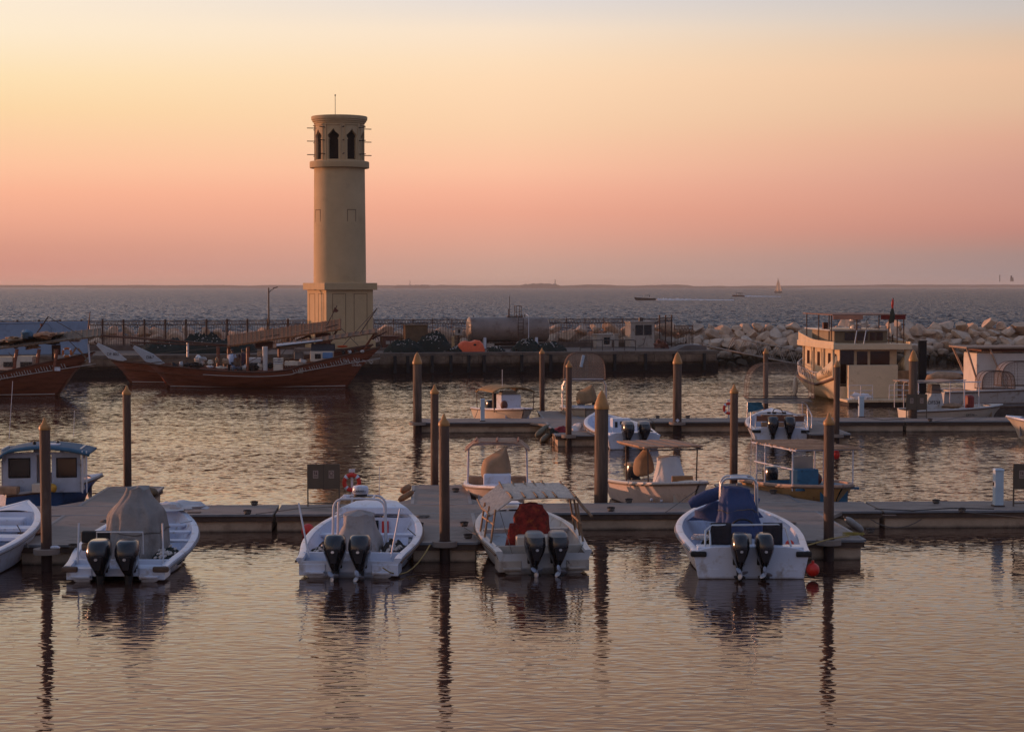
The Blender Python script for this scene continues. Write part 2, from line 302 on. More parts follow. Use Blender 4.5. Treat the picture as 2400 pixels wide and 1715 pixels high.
# quay line (face towards the harbour)
QA = Vector((-60.0, 124.4)); QB = Vector((15.6, 142.0)); QD = (QB - QA).normalized(); QN = Vector((-QD.y, QD.x))
def Q(a, b, z): p = Vector((-10.6, 136.0)) + QD * a + QN * b; return Vector((p.x, p.y, z))
def qa(px, b): # quay coordinate a for a photo column at setback b
    k = (px - CX) / F; p0 = Vector((-10.6, 136.0)) + QN * b
    return (k * p0.y - p0.x) / (QD.x - k * QD.y)
w = MB(); w.add([(-60, 3, 0), (60, 3, 0), (80, 166, 0), (-80, 140, 0)], [(0, 1, 2, 3)])
tag(w.build('harbour_water', harb), kind='structure')
def wavegrid(name, m, ys, xl, xr, nx, waves, seed, sharp=1.0, edge=None, fade=None):
    g = np.random.RandomState(seed); Y = np.array(ys); ny = len(Y)
    T = np.linspace(0, 1, nx); X = xl(Y)[:, None] * (1 - T) + xr(Y)[:, None] * T; YY = np.repeat(Y[:, None], nx, 1); Z = np.zeros_like(X)
    for (n, l0, l1, amp, spread) in waves:
        for i in range(n):
            lam = l0 * (l1 / l0) ** g.rand(); th = R(90 + g.uniform(-spread, spread)); k = 2 * math.pi / lam
            Z += amp * (lam / l1) * np.sin(k * (X * math.cos(th) + YY * math.sin(th)) + g.rand() * 6.28 + .8 * np.sin(X * .05 * g.rand() + YY * .03 * g.rand() + i))
    s_ = Z.std(); Z = Z + sharp * .35 * (Z * Z / s_ - s_)
    if fade is not None: Z *= fade(Y)[:, None]
    if edge is not None: YY = edge(X, YY)
    me = bpy.data.meshes.new(name); nv = nx * ny
    me.vertices.add(nv); co = np.stack([X, YY, Z], -1).reshape(-1); me.vertices.foreach_set('co', co)
    idx = (np.arange(ny - 1)[:, None] * nx + np.arange(nx - 1)[None, :]).reshape(-1)
    q = np.stack([idx, idx + 1, idx + nx + 1, idx + nx], -1).reshape(-1)
    nf = len(idx); me.loops.add(nf * 4); me.loops.foreach_set('vertex_index', q); me.polygons.add(nf)
    me.polygons.foreach_set('loop_start', np.arange(nf) * 4); me.polygons.foreach_set('loop_total', np.full(nf, 4)); me.update(calc_edges=True)
    me.polygons.foreach_set('use_smooth', np.ones(nf, bool)); me.materials.append(m)
    o = bpy.data.objects.new(name, me); col.objects.link(o); return tag(o, kind='structure')
ys = [126.0]
while ys[-1] < 1400: ys.append(ys[-1] + max(.42, ys[-1] ** 2 * 6e-6))
wavegrid('sea_water', seam, ys, lambda y: -.30 * y - 12, lambda y: .30 * y + 12, 620, [(50, 1.1, 3.0, .012, 65), (18, 2.6, 7, .012, 50), (5, 14, 35, .012, 30)], 3, 1.0,
         edge=lambda X, YY: np.maximum(YY, 153 + .1625 * X), fade=lambda y: np.clip((y - 140) / 25, .05, 1))
w = MB(); e = ys[-1]; xe = .30 * e + 12
w.add([(-xe, e, -.05), (xe, e, -.05), (2900, 9000, -.05), (-2900, 9000, -.05), (-xe, e, -.05), (-2900, 100, -.05), (-60, 143, -.05), (60, 163, -.05), (2900, 300, -.05)], [(0, 1, 2, 3), (0, 3, 5, 6), (1, 7, 8, 2)])
tag(w.build('distant_sea_water', seam), kind='structure')
w = MB(); w.add([(-2600, -200, -6), (2600, -200, -6), (2600, 9000, -6), (-2600, 9000, -6)], [(0, 1, 2, 3)])
tag(w.build('sea_bed', mat('sea_bed_sand', (.1, .08, .06))), kind='structure')

# ------------------------------------------------------------------ pontoons
def frame(O, psi):
    U = Vector((math.cos(psi), math.sin(psi))); V = Vector((-U.y, U.x))
    def f(a, b, z=0.0): p = Vector(O) + U * a + V * b; return Vector((p.x, p.y, z))
    return f
PS1, PS2 = R(2.6), R(2.0)
M1 = frame((0, 49.3), PS1); M2 = frame((0, 82.25), PS2)
DH = .46
def pontoon(name, label, M, a0, a1, b0, b1, psi, gussets=(), joints=()):
    c = M((a0 + a1) / 2, (b0 + b1) / 2); t = thing(name, label, 'pontoon', c, psi, None)
    A, B = a1 - a0, b1 - b0
    segs = sorted([-A / 2] + [j - (a0 + a1) / 2 for j in joints] + [A / 2])
    d = MB(); s = MB(); li = MB(); wa = MB()
    for x0, x1 in zip(segs, segs[1:]):
        g = .03 if len(segs) > 2 else 0
        d.box((x0 + x1) / 2, 0, DH - .03, x1 - x0 - 2 * g, B, .06)
        s.box((x0 + x1) / 2, 0, -.05, x1 - x0 - 2 * g - .08, B - .08, .84)
        for sy in (-1, 1): li.box((x0 + x1) / 2, sy * (B / 2 + .03), DH - .022, x1 - x0 - 2 * g - .01, .09, .055); wa.box((x0 + x1) / 2, sy * (B / 2 + .005), DH - .12, x1 - x0 - 2 * g - .02, .06, .12)
    s.build('float', concside, t, bevel=.02); d.build('deck', concrete, t, bevel=.012); li.build('edge_strip', lip, t); wa.build('timber_waler', walr, t)
    return t
pontoon('main_pontoon', 'long concrete pontoon crossing the whole picture behind the front row of boats', M1, -34, 30, 0, 2.0, PS1, joints=(-18.5, -6.1, 6.5, 9.65, 22))
pontoon('main_pontoon', 'far concrete pontoon with two pale blue power posts, in front of the cream houseboat', M2, -4.0, 40, 0, 2.2, PS2, joints=(6.1, 17, 28))
def finger(label, M, a0, a1, b0, b1, psi):
    c = M((a0 + a1) / 2, (b0 + b1) / 2); t = thing('finger_pontoon', label, 'finger pontoon', c, psi, 'finger pontoons')
    A, B = a1 - a0, b1 - b0
    MB().box(0, 0, -.05, A - .08, B - .08, .84).build('float', concside, t, bevel=.02)
    MB().box(0, 0, DH - .03, A, B, .06).build('deck', concrete, t, bevel=.012)
    li = MB()
    wa = MB()
    for sx in (-1, 1): li.box(sx * (A / 2 + .03), 0, DH - .022, .09, B - .05, .055); wa.box(sx * (A / 2 + .005), 0, DH - .12, .06, B - .07, .12)
    e = -1 if b1 <= 0.01 else 1
    li.box(0, e * (B / 2 + .03), DH - .022, A + .02, .09, .055); wa.box(0, e * (B / 2 + .005), DH - .12, A - .05, .06, .12); li.build('edge_strip', lip, t); wa.build('timber_waler', walr, t)
    yj = B / 2 if e < 0 else -B / 2; k = -e * -1
    for sx in (-1, 1):
        x0 = sx * A / 2; x1 = sx * (A / 2 + .75)
        g = MB(); g.add([(x0, yj, DH - .01), (x1, yj, DH - .01), (x0, yj + e * 1.5, DH - .01), (x0, yj, DH - .10), (x1, yj, DH - .10), (x0, yj + e * 1.5, DH - .10)], [(0, 1, 2), (5, 4, 3), (0, 3, 4, 1), (1, 4, 5, 2), (2, 5, 3, 0)])
        g.build('gusset_plate', concrete, t)
    return t
for (a0, a1, l) in ((-11.4, -9.9, 'beside the boat under the grey canvas'), (-2.55, -1.05, 'left of the boat with the reed canopy'), (6.35, 7.85, 'right of the boat with the blue canvas')):
    finger('near finger pontoon ' + l, M1, a0, a1, -5.6, -.01, PS1)
    finger({-11.4: 'back finger pontoon beside the blue cabin boat', -2.55: 'back finger pontoon with a rusty rope fender, left of the boat with a tan hood', 6.35: 'back finger pontoon beside the boat with blue inside'}[a0], M1, a0, a1, 2.01, 6.9, PS1)
finger('short finger pontoon heaped with red cloth below the far pontoon', M2, 1.5, 3.05, -7.2, -.01, PS2)
finger('far finger pontoon behind the far pontoon, beside the net cage boat', M2, 1.5, 3.05, 2.21, 7.2, PS2)
finger('short finger pontoon right of the boat with a net canopy, below the far pontoon', M2, 11.6, 13.1, -7.0, -.01, PS2)
finger('far finger pontoon behind the boat with a net canopy', M2, 11.6, 13.1, 2.21, 7.2, PS2)

# ------------------------------------------------------------------ mooring piles
def make_pile(kind, label, loc, collar):
    r0 = .118 if kind == 0 else .185; tip = 3.40 if kind == 0 else 3.48; cap = .50 if kind else .27
    t = thing('mooring_pile', label, 'mooring pile', loc, rnd.random() * 6, 'capped mooring piles'); t.rotation_euler[0] = R(rnd.uniform(-.35, .35)); t.rotation_euler[1] = R(rnd.uniform(-.35, .35))
    m = pilem if kind == 0 else pilew
    MB().lathe([(r0 * 1.02, -2.5), (r0, .5), (r0 * .99, tip - cap)], 22).build('shaft', m, t, 40)
    q = r0 * 1.10
    MB().lathe([(q, tip - cap - .005), (q * 1.02, tip - cap + .02), (q * 1.0, tip - cap + .05 + .03 * kind), (q * .92, tip - cap + .08 + .04 * kind), (q * .5, tip - .13), (.022, tip - .012), (.004, tip)], 22).build('cap', capm, t, 50)
    if collar:
        c = MB(); n = 20; z = DH - .02
        for sg, (ra, rb) in ((0, (r0 + .03, r0 + .17)),):
            c.rings([[(ra * math.cos(2 * math.pi * k / n), ra * math.sin(2 * math.pi * k / n), z + .05) for k in range(n)], [(rb * math.cos(2 * math.pi * k / n), rb * math.sin(2 * math.pi * k / n), z + .05) for k in range(n)], [(rb * math.cos(2 * math.pi * k / n), rb * math.sin(2 * math.pi * k / n), z - .07) for k in range(n)], [(ra * math.cos(2 * math.pi * k / n), ra * math.sin(2 * math.pi * k / n), z - .07) for k in range(n)]], False, False)
        c.build('guide_collar', concrete, t, 40)
    return t
def pl(px, Y): return ((px - CX) / F * Y, Y, 0)
PILES = [(104, 42.35, 0, 1, 'brown mooring pile right of the cropped empty white boat, at the near left pontoon end'),
 (296, 56.1, 0, 0, 'slim mooring pile rising behind the grey canvas covered boat'),
 (1042, 43.6, 0, 1, 'brown mooring pile left of the reed canopied boat, at the near end of its pontoon'),
 (1018, 56.6, 0, 0, 'slim dark pile just behind and left of the nearest middle pile'),
 (1409, 51.9, 1, 0, 'thickest cracked timber pile, with a large ochre cone, at the middle of the main pontoon'),
 (1721, 56.8, 0, 0, 'mooring pile seen over the steel arch of the blue canvas boat'),
 (1946, 43.9, 0, 1, 'brown mooring pile at the near right pontoon end, a yellow rope at its foot'),
 (978, 81.9, 1, 1, 'thick pile at the left end of the far pontoon'),
 (1271, 90.0, 0, 0, 'thin pile behind the boat with the yellow canopy, right of it'),
 (1333, 75.0, 0, 1, 'thin pile standing on the short pontoon with red cloth at its foot'),
 (1588, 82.0, 1, 1, 'thick pile on the far pontoon with a white diamond mark low on it'),
 (1796, 90.0, 0, 0, 'thin pile between the net canopy boat and the gangway'),
 (1962, 75.2, 0, 1, 'thin pile crossing the stern corner of the cream houseboat'),
 (2141, 84.9, 1, 0, 'thick pile behind the brown notice board on the far pontoon')]
for px, Y, k, c, l in PILES: make_pile(k, l, pl(px, Y), c)
o = MB().box(0, 0, 0, .12, .012, .12, ry=R(45)).build('diamond_marker', white); tag(o, 'small white diamond marker low on a thick pile', 'marker'); o.location = at(1588, 985, 81.78)
t = thing('steel_post', 'dark flat topped steel box pile behind the cream houseboat', 'steel pile', at(2160, 1000, 108) * 1)
t.location.z = 0
MB().box(0, 0, 1.0, .42, .42, 4.4).build('shaft', mat('black_steel_pile', (.020, .012, .010), .8, .3), t, bevel=.02)
MB().box(0, 0, 3.22, .46, .46, .05).build('top_plate', lampm, t)

# ------------------------------------------------------------------ posts, boards, rings on the pontoons
def pedestal(loc, w_, h_, label):
    t = thing('power_pedestal', label, 'power pedestal', loc, R(3), 'pale blue power pedestals')
    MB().box(0, 0, h_ / 2, w_, w_, h_).build('column', bluew, t, bevel=.01)
    MB().box(0, 0, h_ + .02, w_ * 1.18, w_ * 1.18, .05, taper=.8).build('cap', bluew, t, bevel=.008)
    MB().box(-w_ / 2 - .01, 0, h_ * .62, .03, .06, .10).build('socket_cover', blackm, t)
    MB().box(0, 0, .02, w_ * 1.25, w_ * 1.25, .04).build('base_plate', lampm, t)
pedestal(gp(1131, 987, DH), .18, .93, 'pale blue power post in front of the yellow canopied boat')
pedestal(gp(2018, 977, DH), .22, .88, 'pale blue power post below the cream houseboat railings')
pedestal(gp(2339, 1186, DH), .23, .96, 'pale blue power post near the right edge of the main pontoon')
def board(loc, w_, zb, zt, label, rz=R(3)):
    t = thing('notice_board', label, 'notice board', loc, rz, 'brown notice boards on posts')
    MB().box(0, 0, (zb + zt) / 2, w_, .03, zt - zb).build('panel', signm, t, bevel=.006)
    for s_ in (-1, 1): MB().box(s_ * w_ / 2, .01, zt / 2, .035, .035, zt).build('leg', signm, t)
    MB().box(0, .01, .08, w_, .03, .03).build('cross_rail', signm, t)
    MB().box(0, -.018, (zb + zt) / 2, .006, .006, zt - zb - .02).build('panel_joint', darkwood, t)
    for i, s_ in enumerate((-1, 1)):
        zc = (zb + zt) / 2 + .06
        p = MB().box(s_ * w_ * .25, -.018, zc, w_ * .17, .006, w_ * .25).build('notice', notice, t)
        q = MB()
        if i: # a round prohibition mark over two lines
            q.tube([(s_ * w_ * .25 + .05 * math.cos(a_ * .5236), -.023, zc + .03 + .05 * math.sin(a_ * .5236)) for a_ in range(13)], .008, 4)
        else: # standing figure and block
            q.box(s_ * w_ * .25 - .03, -.023, zc + .04, .022, .004, .09).box(s_ * w_ * .25 + .02, -.023, zc + .02, .04, .004, .05).box(s_ * w_ * .25 + .02, -.023, zc + .065, .02, .004, .025)
        for j in range(2): q.box(s_ * w_ * .25, -.023, zc - .045 - .022 * j, w_ * .12, .004, .009)
        q.build('printed_symbol', noticep, p)
board(gp(758.5, 1186, DH), .83, .46, 1.12, 'brown notice board standing behind the boat with the radar')
board(gp(2148, 980, DH), .90, .37, 1.07, 'brown notice board in front of the thick pile on the far pontoon')
board(gp(2412, 1186, DH), .84, .45, 1.13, 'brown notice board cut off by the right edge of the photo')
def ringbuoy(loc, r_, label, rz=0, m=None, post=None):
    t = thing('lifebuoy', label, 'lifebuoy', loc, rz, 'lifebuoys')
    n = 28; m_ = 8; k = r_ * .22
    def P(a, b): A = 2 * math.pi * a; B = 2 * math.pi * b; return ((r_ - k + k * math.cos(B)) * math.cos(A), k * .8 * math.sin(B), (r_ - k + k * math.cos(B)) * math.sin(A))
    MB().grid(P, n, m_).build('ring', m or redm, t, 60)
    for a in range(4):
        def P2(u, v, a=a):
            A = (a * .25 + .125 + (u - .5) * .05) * 2 * math.pi; B = 2 * math.pi * v; kk = k * 1.06; return ((r_ - k + kk * math.cos(B)) * math.cos(A), kk * .84 * math.sin(B), (r_ - k + kk * math.cos(B)) * math.sin(A))
        MB().grid(P2, 2, m_).build('reflective_band', white, t, 60)
    return t
def buoypost(loc, z, label):
    t = thing('lifebuoy_post', label, 'post', loc, 0)
    MB().box(0, .03, z / 2, .06, .05, z).build('pole', whtube, t); MB().box(0, .0, z - .02, .16, .06, .08).build('hook', whtube, t)
p = gp(825, 1184, DH); ringbuoy((p.x, p.y - .06, DH + .62), .255, 'red lifebuoy behind the white radar arch on the main pontoon', post=1); buoypost((p.x, p.y, DH), .95, 'short white post carrying the red lifebuoy behind the radar')
p = gp(1708, 979, DH); ringbuoy((p.x, p.y - .06, DH + .42), .28, 'orange red lifebuoy half hidden by a pile on the far pontoon'); buoypost((p.x, p.y, DH), .80, 'short white post carrying the half hidden lifebuoy')
# cleats and mooring lines
def cleat(px, y, label):
    t = thing('cleat', label, 'cleat', gp(px, y, DH), R(rnd.uniform(-10, 10)), 'mooring cleats on the pontoons'); t.scale = (.8, .8, .85)
    MB().box(0, 0, .015, .16, .08, .03).build('base', lampm, t); b = MB(); b.tube([(-.02, 0, .02), (-.02, 0, .14)], .03, 8); b.tube([(.03, 0, .02), (.03, 0, .12)], .025, 8); b.tube([(-.13, 0, .11), (-.05, 0, .13), (.05, 0, .13), (.13, 0, .11)], .022, 8); b.build('horns', lampm, t, 60)
    c = MB(); c.tube([(.10 * math.cos(a) * (1 + .15 * math.sin(3 * a)), .09 * math.sin(a), .03 + .012 * a / 3) for a in np.linspace(0, 15, 40)], .014, 5); c.build('rope_turns', rope, t)
for px, y, l in ((596, 1184, 'cleat at the back edge of the main pontoon left of the notice board'), (580, 1205, 'cleat on the front edge of the main pontoon left of the radar boat'), (983, 1235, 'cleat on the near finger pontoon beside the radar boat'), (982, 1262, 'roped cleat beside the near middle pile, left of it'),
 (1068, 1153, 'cleat at the far right corner of the middle finger pontoon'), (1088, 1233, 'cleat near the bow of the reed canopied boat'), (1097, 1262, 'cleat right of the near middle pile'), (1432, 1198, 'cleat on the main pontoon right of the thickest pile'), (1474, 1178, 'cleat in front of the pink-lit boat'),
 (2194, 1180, 'cleat at the back edge of the main pontoon, left of the pedestal'), (2255, 1200, 'cleat on the front edge of the main pontoon at the right'), (2040, 1249, 'cleat near the end of the right finger pontoon'), (1812, 1157, 'cleat beside the blue lined boat'), (2180, 987, 'cleat on the far pontoon right of the notice board'), (1541, 980, 'cleat left of the thick marked pile'), (1612, 980, 'cleat right of the thick marked pile'), (1225, 976, 'cleat at the bow of the yellow canopied boat'), (172, 1286, 'cleat on the near left finger pontoon behind the outboards')):
    cleat(px, y, l)
def line(name, label, pts, r_=.012, m=None, cat='rope', sag=0.0):
    P = [Vector(p) for p in pts]; out = []
    for i in range(len(P) - 1):
        for k in range(8):
            t_ = k / 8; q = P[i].lerp(P[i + 1], t_); q.z -= sag * 4 * t_ * (1 - t_); out.append(q)
    out.append(P[-1]); c = out[0].copy(); o = MB().tube([q - c for q in out], r_, 5).build(name, m or rope, None, 60); o.location = c
    return tag(o, label, cat)
line('mooring_rope', 'pale rope sagging from the radar boat stern to the middle pile', [gp(897, 1330, .3), gp(1008, 1276, DH + .05)], .014, ropey, sag=.35)
line('mooring_rope', 'yellow rope from the blue canvas boat round the foot of the right pile', [gp(1886, 1279, .55), gp(1946, 1262, DH + .12), gp(1990, 1255, DH + .03)], .018, ropey)
c = gp(2000, 1254, DH + .02); o = MB().tube([(.2 * math.cos(a) * (1 + .3 * math.sin(2.3 * a)), .16 * math.sin(a), .006 * a) for a in np.linspace(0, 12, 50)], .012, 5).build('rope_coil', mat('bright_yellow_rope', (.30, .22, .045), .8), None, 60); o.location = c; tag(o, 'loose coil of yellow rope at the end of the right finger pontoon', 'rope coil')
line('mooring_rope', 'dark line running along the main pontoon from the right cleat', [gp(2258, 1200, DH + .1), gp(2330, 1206, DH + .02), gp(2400, 1213, DH + .02)], .012)
line('mooring_rope', 'dark rope hanging along the pontoon side below the right cleat', [gp(2040, 1216, .4), gp(2160, 1216, .4)], .014, sag=.22)
line('mooring_rope', 'line from the white radar boat to the finger pontoon cleat', [gp(955, 1238, .78), gp(983, 1262, DH + .06)], .012)
line('mooring_rope', 'line from the reed canopied boat to its pontoon cleat', [gp(1116, 1252, .66), gp(1088, 1236, DH + .05)], .014)
line('mooring_rope', 'line drawn across the pontoon left of the notice board', [gp(600, 1204, DH + .02), gp(700, 1191, DH + .02), gp(800, 1186, DH + .05)], .009)
line('mooring_rope', 'dark line tying the cropped white boat to the left finger pontoon', [gp(40, 1230, .75), gp(58, 1262, DH + .02), gp(66, 1284, DH + .02)], .013)
line('mooring_rope', 'line from the pink-lit boat bow across the main pontoon', [gp(1640, 1143, .75), gp(1560, 1200, DH + .02)], .010)
line('mooring_rope', 'rope hanging from the bow of the yellow canopied boat', [gp(1120, 960, .7), gp(1100, 985, DH)], .014, sag=.2)
line('mooring_rope', 'line from the lettered white boat over the far pontoon', [gp(2290, 972, .5), gp(2184, 988, DH + .05)], .012)
def fender(p0, p1, r_, m, label, name='fender'):
    p0, p1 = Vector(p0), Vector(p1); t = thing(name, label, 'fender', p0, 0)
    d = p1 - p0; L = d.length; ks = [0, .06, .2, .5, .8, .94, 1]; rs = [.25, .7, 1, 1, 1, .7, .25]
    MB().tube([d * k for k in ks], [r_ * q for q in rs], 12).build('body', m, t, 60); MB().tube([d * -.12, d * .02], r_ * .2, 6).build('eye', rope, t)
rustf = mat('rusty_orange_fender', (.26, .12, .045), .8, .3, 6)
fender(gp(968, 1152, DH + .12), gp(935, 1172, .42), .085, rustf, 'rusty orange fender at the left corner of the middle back finger')
fender(gp(960, 1140, DH + .05), gp(942, 1151, .5), .10, rustf, 'upper rusty round fender at the far left corner of the middle finger')
fender(gp(330, 1146, DH + .08), gp(366, 1156, DH + .08), .13, mat('brown_rope_fender', (.12, .085, .05), .9, .3, 12), 'brown barrel fender at the far end of the left finger pontoon')
fender(gp(1982, 1214, .50), gp(2022, 1244, .12), .095, mat('dirty_white_fender', (.34, .31, .28), .7, .3, 5), 'dirty white double fender hanging off the main pontoon at the right')
ftyre = mat('grey_green_fender', (.16, .14, .09), .8, .3, 5)
fender(gp(1284, 998, DH), gp(1256, 1022, .1), .13, ftyre, 'grey green fender at the left corner of the red cloth pontoon')
fender(gp(1298, 1010, .35), gp(1268, 1034, .05), .13, ftyre, 'lower grey green fender dipping beside the red cloth pontoon')
# red cloth and junk on the short pontoon
for (px, y, w_, h_, m, l, nm) in ((1312, 1012, .38, .20, mat('red_cloth', (.22, .02, .03), .9, .4, 10), 'crumpled red cloth on the short far pontoon, left of its pile', 'red_cloth'), (1352, 1008, .30, .24, tarpw, 'crumpled pale sheet on the short far pontoon, right of its pile', 'white_sheet'), (1292, 1014, .22, .14, net, 'dark netting at the left end of the short far pontoon', 'net_scrap')):
    o = MB().blob((0, 0, 0), (w_, w_ * .9, h_), 18, 10, .45, px, -.1).build(nm, m, None, 60); o.location = gp(px, y, DH); tag(o, l, nm.replace('_', ' '))
o = MB().blob((0, 0, 0), (.13, .08, .05), 12, 6, .1, 3, -.2).build('white_bottle', white, None, 60); o.location = gp(128, 1283, DH + .05); tag(o, 'white plastic bottle lying right of the near left pile', 'bottle')
o = MB().blob((0, 0, 0), (.28, .6, .16), 16, 8, .35, 4, -.1).build('orange_cloth', mat('faded_orange_cloth', (.32, .14, .08), .9, .3, 9), None, 60); o.location = gp(72, 1252, DH); tag(o, 'faded orange cloth on the left finger pontoon beside the cropped white boat', 'cloth')

def coil(px, y, z, m, label, r_=.2, n=9):
    c = gp(px, y, z); o = MB().tube([((r_ * (.55 + .45 * k / (n * 8))) * math.cos(k * .785), (r_ * (.55 + .45 * k / (n * 8))) * math.sin(k * .785), .012 + .03 * math.sin(k * .37) ** 2) for k in range(n * 8)], .012, 5).build('rope_coil', m, None, 60); o.location = c; tag(o, label, 'rope coil')
coil(990, 1212, DH, rope, 'grey rope coiled on the middle pontoon near the radar boat bow'); coil(250, 1222, DH, rope, 'grey rope coiled on the left finger pontoon', .16); coil(1850, 1228, DH, rope, 'grey rope coiled on the right finger pontoon behind the blue canvas boat', .18)
line('water_hose', 'thin dark hose lying along the main pontoon in front of the pedestal', [gp(2050, 1192, DH + .015), gp(2140, 1196, DH + .015), gp(2230, 1190, DH + .015), gp(2330, 1192, DH + .015)], .012, blackm, 'hose')
line('power_cable', 'thin black cable lying along the far pontoon below the houseboat', [gp(2025, 978, DH + .015), gp(2070, 984, DH + .015), gp(2120, 981, DH + .015)], .012, blackm, 'cable')
for px, y, l in ((455, 1200, 'small rust stain plate on the main pontoon right of the grey canvas boat'), (2085, 1207, 'small steel joint plate at the gap in the main pontoon')):
    o = MB().box(0, 0, 0, .34, .22, .012).build('steel_plate', rust, None); o.location = gp(px, y, DH + .012); tag(o, l, 'plate')
# ------------------------------------------------------------------ skiffs
class Sk:
    """hull lines of one open skiff; local frame: +y bow, +x starboard, origin at the transom on the waterline"""
    def __init__(s, L, B, zs, zb, sole=.14, stern=.86, ex=2.3, rim=.15, chine=.80): s.L, s.B, s.zs, s.zb, s.sole, s.st, s.ex, s.rim, s.ch = L, B, zs, zb, sole, stern, ex, rim, chine
    def w(s, t):
        a = s.st + (1 - s.st) * sm(t / .35); b = 1 if t < .38 else 1 - ((t - .38) / .62) ** s.ex; return max(.03, s.B / 2 * a * b)
    def z(s, t): return s.zs + (s.zb - s.zs) * (.55 * t + .45 * t * t)
    def y(s, t): return s.L * t
def hull_parts(S, t, hm, im, rm, fore=.8, N=26, gm=None, open_stern=.55, bulk=.62):
    out = []; rim = []; inn = []; sole = []
    for i in range(N + 1):
        q = i / N; w_, z_, y_ = S.w(q), S.z(q), S.y(q); cw = w_ * (S.ch - .30 * q ** 3); cz = .02 + .42 * q ** 3; kz = -.28 + .34 * q ** 5
        rk = .55 * q ** 5
        out.append([(-w_, y_, z_ - .05), (-(w_ * .6 + cw * .4), y_ - rk * .35, z_ * .5 + cz * .5), (-cw, y_ - rk * .7, cz), (0, y_ - rk, kz), (cw, y_ - rk * .7, cz), (w_ * .6 + cw * .4, y_ - rk * .35, z_ * .5 + cz * .5), (w_, y_, z_ - .05)])
        r_ = min(S.rim, w_ * .8); rim.append((w_, r_, y_, z_))
    h = MB(); h.rings(out, True, False, closed=False)
    h.build('hull', hm, t, 35)
    g = MB(); ring = []
    for (w_, r_, y_, z_) in rim: ring.append([(-w_ - .012, y_, z_ - .055), (-w_ - .012, y_, z_), (-w_ + .03, y_, z_ + .015), (-w_ + r_ * .9, y_, z_ + .008), (-w_ + r_, y_, z_ - .05)])
    for sx in (1, -1):
        g.rings([[(sx * p[0], p[1], p[2]) for p in (r_ if sx > 0 else r_[::-1])] for r_ in ring], True, True)
    g.build('gunwale', gm or hm, t, 40)
    n1 = N; y0 = bulk / S.L; I = MB(); rows = []
    for i in range(N + 1):
        q = y0 + (fore - y0) * i / N; w_, z_ = S.w(q) - min(S.rim, S.w(q) * .8) + .01, S.z(q) - .03; b_ = max(.04, min(w_ - .06, S.w(q) * (S.ch - .30 * q ** 3) * .90)); sl_ = S.sole + .50 * q ** 4; yb_ = S.y(q) - .40 * q ** 5
        rows.append([(-w_, S.y(q), z_), (-b_, yb_, sl_), (b_, yb_, sl_), (w_, S.y(q), z_)])
    I.rings(rows, True, True, closed=False)
    I.build('interior_liner', im, t, 35)
    D = MB(); rows = []
    for i in range(9):
        q = fore + (1 - fore) * i / 8; w_ = S.w(q) - min(S.rim, S.w(q) * .8) + .02; z_ = S.z(q)
        rows.append([(w_ * k, S.y(q), z_ - .005 + .05 * (1 - k * k) * (1 - i / 10)) for k in (-1, -.6, -.2, .2, .6, 1)])
    D.rings(rows, False, False, closed=False)
    w_ = rows[0][-1][0]; D.add([(-w_, S.y(fore), S.sole), (w_, S.y(fore), S.sole), (w_, S.y(fore), S.z(fore)), (-w_, S.y(fore), S.z(fore))], [(0, 1, 2, 3)])
    D.build('foredeck', im, t, 30)
    rr = MB(); pts = [(S.w(1 - k / 40) + .02, S.y(1 - k / 40), S.z(1 - k / 40) - .07) for k in range(41)]
    pts = [(-a, b, c) for a, b, c in pts[::-1]] + pts
    rr.tube(pts, .028, 6); rr.build('rub_rail', rm, t, 60)
def splashwell(S, t, m, bulk=.62, style=0, ends=None):
    """bulkhead across the stern, side pods and low swim tabs, or one full transom face"""
    w0 = S.w(.02); wb = S.w(bulk / S.L) - .08; zb = S.z(bulk / S.L) - .02
    if style == 0:
        MB().box(0, bulk, (zb + .02) / 2 + .04, 2 * wb, .07, zb - .02).build('stern_bulkhead', m, t, bevel=.015)
        for sx in (-1, 1):
            xi = .50
            p = MB(); p.prism([(sx * xi, -.02), (sx * (w0 - .05), -.02), (sx * (w0 - .05), bulk), (sx * (xi - .12), bulk)], .05, .30, 'z'); p.build('stern_pod', m, t, bevel=.015)
            MB().box(sx * (xi + .22), -.07, .13, .40, .16, .05).build('swim_tab', m, t, bevel=.012)
        MB().box(0, bulk * .5, .02, 1.1, bulk, .22).build('engine_well', m, t)
    else:
        zt = S.z(0) + .10 if style == 1 else S.z(0) - .05
        pr = [(-w0 * .90, .0), (w0 * .90, .0), (w0 * .99, zt - .12), (w0 * .80, zt - .04), (.75, zt), (-.75, zt), (-w0 * .80, zt - .04), (-w0 * .99, zt - .12)]
        MB().prism(pr, -.03, .05).build('transom', m, t, bevel=.015)
        MB().box(0, .28, zt - .06, 2 * (w0 - .12), .48, .08).build('aft_deck', m, t, bevel=.02)
        MB().prism([(-1.0, .22), (-.70, .22), (-.62, .03), (-.95, .03)], -.045, -.02).build('trim_step', m, t); MB().prism([(1.0, .22), (.70, .22), (.62, .03), (.95, .03)], -.045, -.02).build('trim_step', m, t)
    if ends:
        for sx in (-1, 1): MB().box(sx * (w0 - .13), -.03, S.z(0) - .06, .34, .10, .12).build('gunwale_end', ends, t, bevel=.03)
